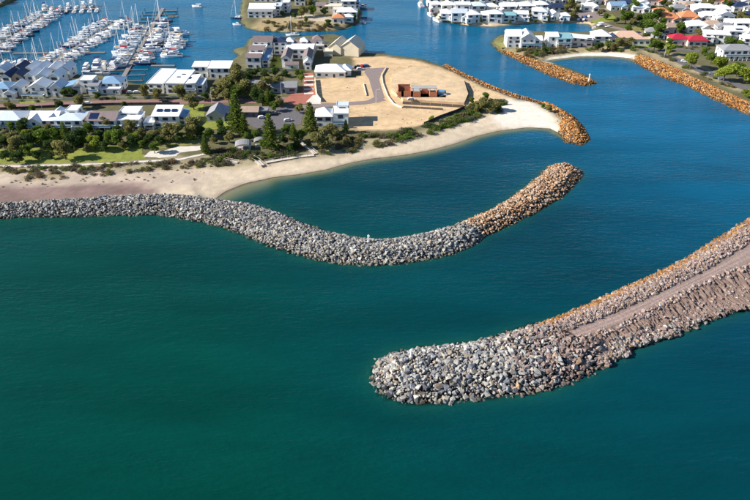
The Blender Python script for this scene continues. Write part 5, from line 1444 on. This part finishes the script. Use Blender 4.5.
# ------------------------------------------------------------------ boats and pontoons
def hull_mb(L, Bm, fb, full=0.5, draft=.35):
    """boat hull: bow at +y, waterline at z = 0"""
    st = [(-.5, .86), (-.3, .97), (-.05, 1.0), (.15, .93), (.30, .72), (.41, .42), (.48, .13), (.5, .015)]
    mb = MB(); v, f = [], []
    for u, b_ in st:
        h = fb * (1 + .38 * max(0, u + .1) ** 1.3 * 2)
        w_ = Bm / 2 * (b_ ** (1.0 if full > .4 else 1.25))
        y = u * L
        v += [(-w_, y, h), (-w_ * .88, y - (.02 * L if u > .4 else 0), .12), (-w_ * .35, y - (.05 * L if u > .4 else 0), -draft),
              (w_ * .35, y - (.05 * L if u > .4 else 0), -draft), (w_ * .88, y - (.02 * L if u > .4 else 0), .12), (w_, y, h)]
    for i in range(len(st) - 1):
        for j in range(5):
            a = i * 6 + j
            f.append((a, a + 1, a + 7, a + 6))
        f.append((i * 6 + 5, i * 6, i * 6 + 6, i * 6 + 11))       # deck
    f.append((5, 4, 3, 2, 1, 0)); k = (len(st) - 1) * 6
    f.append(tuple(range(k, k + 6)))
    return mb.add(v, f)


M_TEAK = mat('teak', (0.36, 0.25, 0.15), 0.8, 0.15, 2.0)
M_RED = mat('red_canvas', (0.36, 0.03, 0.03), 0.7, 0.15)
M_HULLN = mat('navy_hull', (0.02, 0.03, 0.09), 0.2, 0.1, 0.8, 0, 0.5)
M_TAN = mat('tan_canvas', (0.45, 0.36, 0.24), 0.75, 0.12)
CANV = {'white': M_WHITE, 'navy': M_NAVY, 'red': M_RED, 'tan': M_TAN}


def proto_cruiser(L, canvas, fly=True, hullm=None):
    r = empty('motor_boat', (0, 0, 0))
    Bm = L * .32; fb = .9 + L * .035
    hull_mb(L, Bm, fb).build('hull', hullm or M_GEL, r)
    MB().box(-Bm * .36, Bm * .36, -L * .46, -L * .30, fb + .02, fb + .05).build('cockpit_sole', M_TEAK, r)
    c = MB().prism([(-L * .28, fb), (L * .24, fb), (L * .10, fb + 1.35), (-L * .26, fb + 1.45)], 'x', -Bm * .36, Bm * .36).build('cabin', M_GEL, r)
    MB().prism([(-L * .20, fb + .62), (L * .185, fb + .62), (L * .125, fb + 1.15), (-L * .20, fb + 1.18)], 'x', -Bm * .365, Bm * .365).build('cabin_window', M_GLASS, c)
    if fly:
        MB().prism([(-L * .26, fb + 1.47), (L * .05, fb + 1.42), (L * .08, fb + 2.1), (-L * .24, fb + 2.0)], 'x', -Bm * .30, Bm * .30).build('flybridge', M_GEL, r)
        MB().box(-Bm * .32, Bm * .32, -L * .26, L * .04, fb + 3.2, fb + 3.32).build('canopy', CANV[canvas], r)
        for sx in (-1, 1):
            for yy in (-L * .24, L * .02):
                link('canopy_post', box_me('canopy_post', .07, .07, 1.25, M_ALU), r, (sx * Bm * .28, yy, fb + 2.0))
    else:
        MB().box(-Bm * .38, Bm * .38, -L * .44, -L * .2, fb + 1.5, fb + 1.6).build('canopy', CANV[canvas], r)
        for sx in (-1, 1):
            link('canopy_post', box_me('canopy_post', .07, .07, 1.5, M_ALU), r, (sx * Bm * .34, -L * .42, fb))
    return r


def proto_sail(L, canvas, hullm=None):
    r = empty('sailing_yacht', (0, 0, 0))
    Bm = L * .29; fb = 1.05
    hull_mb(L, Bm, fb, .3).build('hull', hullm or M_GEL, r)
    c = MB().prism([(-L * .16, fb), (L * .22, fb), (L * .15, fb + .42), (-L * .16, fb + .5)], 'x', -Bm * .27, Bm * .27).build('cabin', M_GEL, r)
    MB().prism([(-L * .12, fb + .12), (L * .15, fb + .12), (L * .12, fb + .34), (-L * .12, fb + .36)], 'x', -Bm * .275, Bm * .275).build('cabin_window', M_GLASS, c)
    MB().box(-Bm * .28, Bm * .28, -L * .42, -L * .18, fb + .01, fb + .04).build('cockpit_sole', M_TEAK, r)
    H_ = L * 1.34
    m_ = MB().tube((0, L * .08, fb), (0, L * .06, fb + H_), .2, .15, 6)
    m_.tube((-Bm * .38, L * .07, fb + H_ * .52), (Bm * .38, L * .07, fb + H_ * .52), .05)
    m_.build('mast', M_WHITE, r)
    b_ = MB().tube((0, L * .06, fb + 1.5), (0, -L * .36, fb + 1.45), .10).build('boom', M_ALU, r)
    MB().tube((0, L * .04, fb + 1.68), (0, -L * .34, fb + 1.6), .26, .14, 8).build('sail_cover', CANV[canvas], b_)
    MB().tube((0, L * .06, fb + H_ * .98), (0, L * .48, fb + .3), .05, .06, 4).tube((0, L * .06, fb + H_ * .98), (0, -L * .49, fb + .2), .022, .022, 4).build('stays', M_ALU, r)
    MB().box(-Bm * .3, Bm * .3, -L * .2, -L * .1, fb + 1.0, fb + 1.1).build('spray_hood', CANV[canvas], r)
    return r


PROTO = {}
for cv in ('white', 'navy', 'tan', 'red'):
    PROTO['fly', cv] = proto_cruiser(13.0, cv, True)
    PROTO['run', cv] = proto_cruiser(9.0, cv, False)
    PROTO['sail', cv] = proto_sail(11.5, cv)
PROTO['fly', 'dark'] = proto_cruiser(14.0, 'white', True, M_HULLN)
PROTO['sail', 'dark'] = proto_sail(12.5, 'white', M_HULLN)
PROTO_USED = set()
BWORD = {'fly': 'flybridge cruiser', 'run': 'open motor boat', 'sail': 'sailing yacht'}


def copy_tree(o, parent=None):
    c = o.copy(); C.objects.link(c); c.parent = parent
    if parent: c.matrix_parent_inverse = o.matrix_parent_inverse.copy()
    for ch in o.children: copy_tree(ch, c)
    return c


def boat(kind, cv, x, y, ang, scale, where, group):
    key = (kind, cv)
    src = PROTO[key]
    o = copy_tree(src) if key in PROTO_USED else src
    PROTO_USED.add(key)
    o.location = (x, y, 0); o.rotation_euler = (0, 0, ang); o.scale = (scale, scale, scale)
    desc = ('navy-hulled ' + BWORD[kind]) if cv == 'dark' else 'white %s with %s %s' % (BWORD[kind], cv, 'sail cover' if kind == 'sail' else 'canopy')
    tag(o, '%s %s' % (desc, where), 'sailboat' if kind == 'sail' else 'boat', group)
    return o


def pontoon(label, a, b_, wid, fingers, flen, gap=11.0, skip=()):
    a, b_ = Vector(a), Vector(b_)
    root = empty('pontoon_jetty', (a.x, a.y, 0)); tag(root, label, 'jetty')
    d = (b_ - a); L = d.length; ang = math.atan2(d.y, d.x); root.rotation_euler = (0, 0, ang)
    n = max(1, int(L / 12))
    for i in range(n):
        link('deck', box_me('deck', L / n - .15, wid, .75, M_DECK), root, ((i + .5) * L / n, 0, -.1))
    k = 0
    if fingers:
        s = 6.0
        while s < L - 1:
            for sd in (-1, 1):
                if (k, sd) in skip: continue
                link('finger', box_me('finger', .9, flen, .6, M_DECK), root, (s, sd * (wid / 2 + flen / 2 + .01), -.06))
                link('pile', box_me('pile', .38, .38, 4.2, M_PILE), root, (s + .7, sd * (wid / 2 + flen), -1.4))
            s += gap; k += 1
    return root


def berths(a, b_, wid, L0, where, group, seed, sides=(-1, 1), s0=8.0, s1=0.0, step=5.3, psail=.6, miss=.06, big=1.0):
    g = random.Random(seed)
    a, b_ = Vector(a), Vector(b_)
    d = (b_ - a).normalized(); n = Vector((-d.y, d.x))
    L = (b_ - a).length
    for sd in sides:
        s = s0 + g.uniform(0, 2)
        while s < L - s1:
            if g.random() > miss:
                kind = 'sail' if g.random() < psail else ('fly' if g.random() < .7 else 'run')
                cv = g.choice(['white', 'white', 'white', 'navy', 'navy', 'tan', 'red', 'dark'] if kind != 'run' else ['white', 'navy', 'tan', 'red'])
                sc = g.uniform(.82, 1.1) * big
                ln = {'fly': 13, 'run': 9, 'sail': 11.5}[kind] * sc
                c = a + d * s + n * sd * (wid / 2 + .8 + ln / 2)
                ang = math.atan2(n.y * sd, n.x * sd) - math.pi / 2 + (math.pi if g.random() < .55 else 0) + g.uniform(-.03, .03)
                boat(kind, cv, c.x, c.y, ang, sc, where, group)
            s += step * g.uniform(.9, 1.12)


J1 = ((-272, 452), (-272, 600)); J2 = ((-221, 446), (-207, 577)); J3 = ((-160, 424), (-181, 614))
w1, w2, w3 = 'on the jetty with the crosswise head', 'on the jetty between the other two', 'on the jetty ending in empty fingers'
pontoon('long pontoon jetty with a crosswise head, packed with boats', *J1, 2.6, True, 11)
pontoon('crosswise pontoon head across the end of the long jetty', (-284, 604), (-236, 614), 2.6, False, 0)
pontoon('pontoon jetty packed with boats between the two other jetties', *J2, 2.6, True, 11)
pontoon('pontoon jetty with empty finger berths at its outer end', *J3, 2.8, True, 12)
pontoon('straight linking pontoon walkway crossing between the jetties', (-254, 488), (-190, 490), 2.0, False, 0)
pontoon('short white-edged pontoon by the waterside houses', (-150, 461), (-134, 461), 2.0, False, 0)
berths(*J1, 2.6, 12, w1, 'boats ' + w1, 51, s1=2)
berths((-284, 604), (-236, 614), 2.6, 12, 'at the crosswise jetty head', 'boats at the crosswise jetty head', 52, s0=4, step=6)
berths(*J2, 2.6, 12, w2, 'boats ' + w2, 53, s1=1, psail=.45)
berths(*J3, 2.8, 12, w3, 'boats ' + w3, 54, s0=38, s1=58, psail=.4, big=1.15, step=5.8)
berths((-180.0, 560), J3[1], 2.8, 12, w3, 'boats ' + w3, 55, sides=(-1,), s0=4, s1=36, psail=1.0, big=1.2, step=8)
berths((-150, 476), (-158, 540), 2.0, 12, 'in the berths beside the waterside houses', 'boats in the berths beside the waterside houses', 56, sides=(-1,), s0=2, psail=.45, big=1.15, step=6)
berths((-252, 457), (-215, 457), 2.0, 12, 'close under the townhouse roofs', 'boats close under the townhouse roofs', 57, sides=(1,), s0=2, psail=.35, step=5.5)
berths((-195, 449), (-172, 449), 2.0, 12, 'at the quay beside the cubic white house', 'boats at the quay beside the cubic white house', 58, sides=(1,), s0=2, psail=.25, big=1.25, step=6)


def lone(kind, cv, px, py, ang, sc, where):
    p = P(px, py, 0)
    o = boat(kind, cv, p.x, p.y, math.radians(ang), sc, where, None)
    if 'group' in o: del o['group']


lone('run', 'white', 197, 7, 80, 1.0, 'under way alone in open marina water')
lone('sail', 'dark', 237.5, 18.5, 85, .95, 'moored off the island hall')
lone('run', 'navy', 237, 25, 80, .8, 'off the sandy tip of the island')
lone('run', 'red', 362.5, 7.5, 60, 1.0, 'at the channel side of the island')
lone('run', 'navy', 363.5, 23, 20, .8, 'behind the orange pavilion jetty')
lone('fly', 'tan', 420.5, 6, 10, 1.05, 'anchored alone in the channel')
lone('fly', 'red', 430, 15.5, 20, .85, 'at the corner of the far waterfront')
lone('run', 'white', 436.5, 21, 30, 1.25, 'beside the sandy bank of the far waterfront')
lone('fly', 'white', 598.5, 28.5, 110, 1.0, 'docked at the closed end of the far canal')
lone('run', 'tan', 606, 29.5, 110, 1.0, 'docked at the closed end of the far canal')
lone('sail', 'white', 292.5, 35.5, 90, .9, 'in the narrow canal behind the courtyard apartments')
lone('fly', 'navy', 96, 74.5, 92, 1.35, 'largest of those at the quay by the blue-grey roof')
pontoon('short private pontoon off the island hall', (-170, 588), (-162, 588), 1.8, False, 0)
pontoon('short private pontoon behind the orange pavilion', P(359, 17.5)[:2], P(367, 17.5)[:2], 1.8, False, 0)
for k, s in PROTO.items():
    if k not in PROTO_USED:
        def kill(o):
            for ch in list(o.children): kill(ch)
            bpy.data.objects.remove(o)
        kill(s)

# ------------------------------------------------------------------ small things
def beacon(px, py, z, h, label):
    p = P(px, py, z)
    r = empty('navigation_beacon', p); tag(r, label, 'beacon')
    MB().tube((0, 0, -.6), (0, 0, .5), .7, .6, 10).build('footing', M_KERB, r)
    MB().tube((0, 0, .5), (0, 0, h * .78), .38, .28, 10).build('tower', M_WHITE, r)
    MB().box(-.45, .45, -.45, .45, h * .78, h * .84).build('gallery', M_WHITE, r)
    MB().tube((0, 0, h * .84), (0, 0, h), .2, .16, 8).build('lantern', M_WHITE, r)


beacon(368.5, 242, BW1_H, 3.4, 'white navigation beacon on the crest of the curved grey breakwater')
beacon(411, 357, BW2_H + .3, 3.2, 'small white navigation beacon on the rounded breakwater head')
beacon(589, 80, 2.4, 4.2, 'white navigation beacon at the tip of the slim orange groyne')

# trampoline
p = P(197.5, 119.5, LAND); r = empty('trampoline', p); tag(r, 'round blue trampoline on the shaded lawn', 'trampoline')
mb = MB(); mb.tube((0, 0, .85), (0, 0, .95), 1.9, 1.9, 20); mb.build('blue_pad', mat('blue_vinyl', (0.03, 0.19, 0.5), .5), r)
MB().tube((0, 0, .951), (0, 0, .97), 1.4, 1.4, 20).build('mat', M_DARK, r)
for k in range(6):
    a = k * math.pi / 3
    MB().tube((1.8 * math.cos(a), 1.8 * math.sin(a), 0), (1.8 * math.cos(a), 1.8 * math.sin(a), 2.6), .05).build('leg', M_ALU, r)


# beach shelters with curved grey roofs
def shelter(px, py, w_, d, label):
    r = empty('beach_shelter', P(px, py, LAND), H(8)); tag(r, label, 'shelter')
    n = 9; pts = []
    for i in range(n + 1):
        a = math.pi * i / n; pts.append((-math.cos(a) * (w_ / 2 + .5), 2.4 + math.sin(a) * 1.4))
    pts += [(x * .97, z - .15) for x, z in pts[::-1]]
    MB().prism(pts, 'y', -.4, d + .4).build('roof', ROOFS['grey'], r)
    for sx in (-1, 1):
        for yy in (.2, d - .2): link('post', box_me('post', .2, .2, 2.5, M_WHITE), r, (sx * (w_ / 2 - .1), yy, 0))
    MB().box(-w_ / 2 + .8, w_ / 2 - .8, d / 2 - .3, d / 2 + .3, .42, .5).build('bench', M_DECK, r)
    MB().box(-w_ / 2, w_ / 2, -.2, d, -.1, .06).build('floor_slab', M_KERB, r)


shelter(243.5, 151, 7, 6, 'beach shelter with curved grey roof among the shrubs')
shelter(260, 147, 5, 4, 'lesser curved-roof shelter beside the beach shelter')


# boardwalk
def boardwalk(label, line, wid, z):
    g_ = [P(a, b, LAND) for a, b in line]
    r = empty('boardwalk', g_[0]); tag(r, label, 'boardwalk')
    for i in range(len(g_) - 1):
        a, b_ = g_[i] - g_[0], g_[i + 1] - g_[0]; L = (b_ - a).length; ang = math.atan2(b_.y - a.y, b_.x - a.x)
        n = max(1, int(L / 1.2))
        for k in range(n):
            o = link('plank', box_me('plank', L / n - .05, wid, .1, M_BOARD), r, a.lerp(b_, (k + .5) / n) + Vector((0, 0, z)), ang)
        nrm = Vector((-(b_ - a).y, (b_ - a).x, 0)).normalized() * (wid / 2 - .06)
        for sd in (-1, 1):
            c = a.lerp(b_, .5) + nrm * sd
            link('handrail', box_me('handrail', L, .08, .1, M_BOARD), r, c + Vector((0, 0, z + 1.0)), ang)
            for k in range(int(L / 3) + 1):
                link('post', box_me('post', .12, .12, 1.0 + z + .4, M_BOARD), r, a.lerp(b_, k / (int(L / 3) + .001)) + nrm * sd + Vector((0, 0, -.4)), ang)


M_BOARD = mat('bleached_timber', (0.60, 0.53, 0.45), .85, .15, 1.5)
boardwalk('pale timber boardwalk leading from the car park down to the beach', [(297, 138.5), (306, 146.5), (315.5, 154.5)], 2.4, .35)
boardwalk('pale timber boardwalk running along the top of the beach', [(314, 155.5), (300, 157), (282, 160), (265, 163)], 2.0, .3)
boardwalk('short white timber beach steps below the shelters', [(252, 158.5), (258, 162), (262, 166)], 2.6, .3)
boardwalk('pale timber path beside the beach shelters', [(225, 160.5), (238, 163)], 1.6, .25)

# cars
CARME = {}


def car(px, py, ang, colr, colname, where, z=LAND + .08):
    if colname not in CARME:
        m = mat('car_paint_' + colname, colr, .25, .05, 1.0, 0, .6)
        body = MB().prism([(-2.2, .35), (2.2, .35), (2.25, .75), (1.2, .92), (.7, 1.45), (-1.3, 1.48), (-2.1, .98)], 'y', -.88, .88).mesh('body', m)
        gls = MB().prism([(-1.75, .98), (1.02, .98), (.66, 1.38), (-1.25, 1.41)], 'y', -.90, .90).mesh('window_glass', M_GLASS)
        wh = MB().tube((0, -.12, 0), (0, .12, 0), .34, .34, 12).mesh('wheel', M_TYRE)
        CARME[colname] = (body, gls, wh)
    b_, g_, w_ = CARME[colname]
    r = empty('parked_car', P(px, py, z), H(ang)); tag(r, '%s car %s' % (colname, where), 'car')
    link('body', b_, r); link('window_glass', g_, r)
    for x in (-1.35, 1.35):
        for y in (-.82, .82): link('wheel', w_, r, (x, y, .34))


CC = {'white': (.75, .75, .74), 'black': (.02, .02, .022), 'grey': (.2, .2, .21), 'red': (.4, .03, .03), 'blue': (.05, .1, .25), 'silver': (.5, .51, .52)}
for (x, y, a, c, wh) in [(354, 67.5, 70, 'grey', 'parked beside the white hipped house'), (358, 67, 80, 'black', 'parked beside the white hipped house'), (362, 66.6, 75, 'red', 'parked beside the white hipped house'), (366, 66.4, 20, 'blue', 'parked beside the white hipped house'), (360, 69.5, 10, 'white', 'parked beside the white hipped house'),
                         (124.5, 91.5, 60, 'red', 'at the quay by the gangway'), (130, 93, 15, 'silver', 'at the quay by the gangway'), (137, 93, 10, 'white', 'at the quay by the gangway'),
                         (577, 17.5, 60, 'black', 'in the car park across the far canal'), (581, 17.2, 60, 'grey', 'in the car park across the far canal'), (585, 17.0, 60, 'blue', 'in the car park across the far canal'), (589, 16.8, 60, 'white', 'in the car park across the far canal'), (579, 20, 60, 'blue', 'at the canal edge of the far car park'), (584, 20, 60, 'silver', 'at the canal edge of the far car park'),
                         (262, 118, 20, 'white', 'in the pine-shaded car park'), (275, 114, 20, 'grey', 'in the pine-shaded car park'), (288, 121, 15, 'silver', 'in the pine-shaded car park'),
                         (88, 104, 2, 'white', 'on the street behind the boxy beach house'), (166, 102, 2, 'black', 'on the street behind the three-panel house'), (684, 62, -22, 'white', 'on the waterfront street'), (712, 74.5, -22, 'grey', 'on the waterfront street'),
                         (411, 100, 5, 'white', 'beside the half-built brick house')]:
    car(x, y, a, CC[c], c, wh, z=LAND + (1.52 if x == 411 else .09))


# street lamps
def lamp(px, py, label):
    r = empty('street_lamp', P(px, py, LAND)); tag(r, label, 'street lamp')
    MB().tube((0, 0, -.1), (0, 0, 8), .12, .07, 8).build('pole', M_ALU, r)
    MB().tube((0, 0, 7.9), (1.6, 0, 8.25), .05, .04).build('arm', M_ALU, r)
    MB().box(1.4, 2.2, -.16, .16, 8.15, 8.32).build('lamp_head', M_WHITE, r)


for x, y, lb in [(281.5, 96, 'pale street lamp in front of the long grey hall'), (376, 103, 'street lamp at the mouth of the cul-de-sac'), (118, 105, 'street lamp by the solar-array beach house'), (42, 108, 'street lamp behind the two-gabled beach house'), (212, 103.5, 'street lamp by the grey gabled cottage'), (664, 57.5, 'street lamp on the waterfront street near the suburb'), (718, 80, 'street lamp on the waterfront street near the revetment')]:
    lamp(x, y, lb)
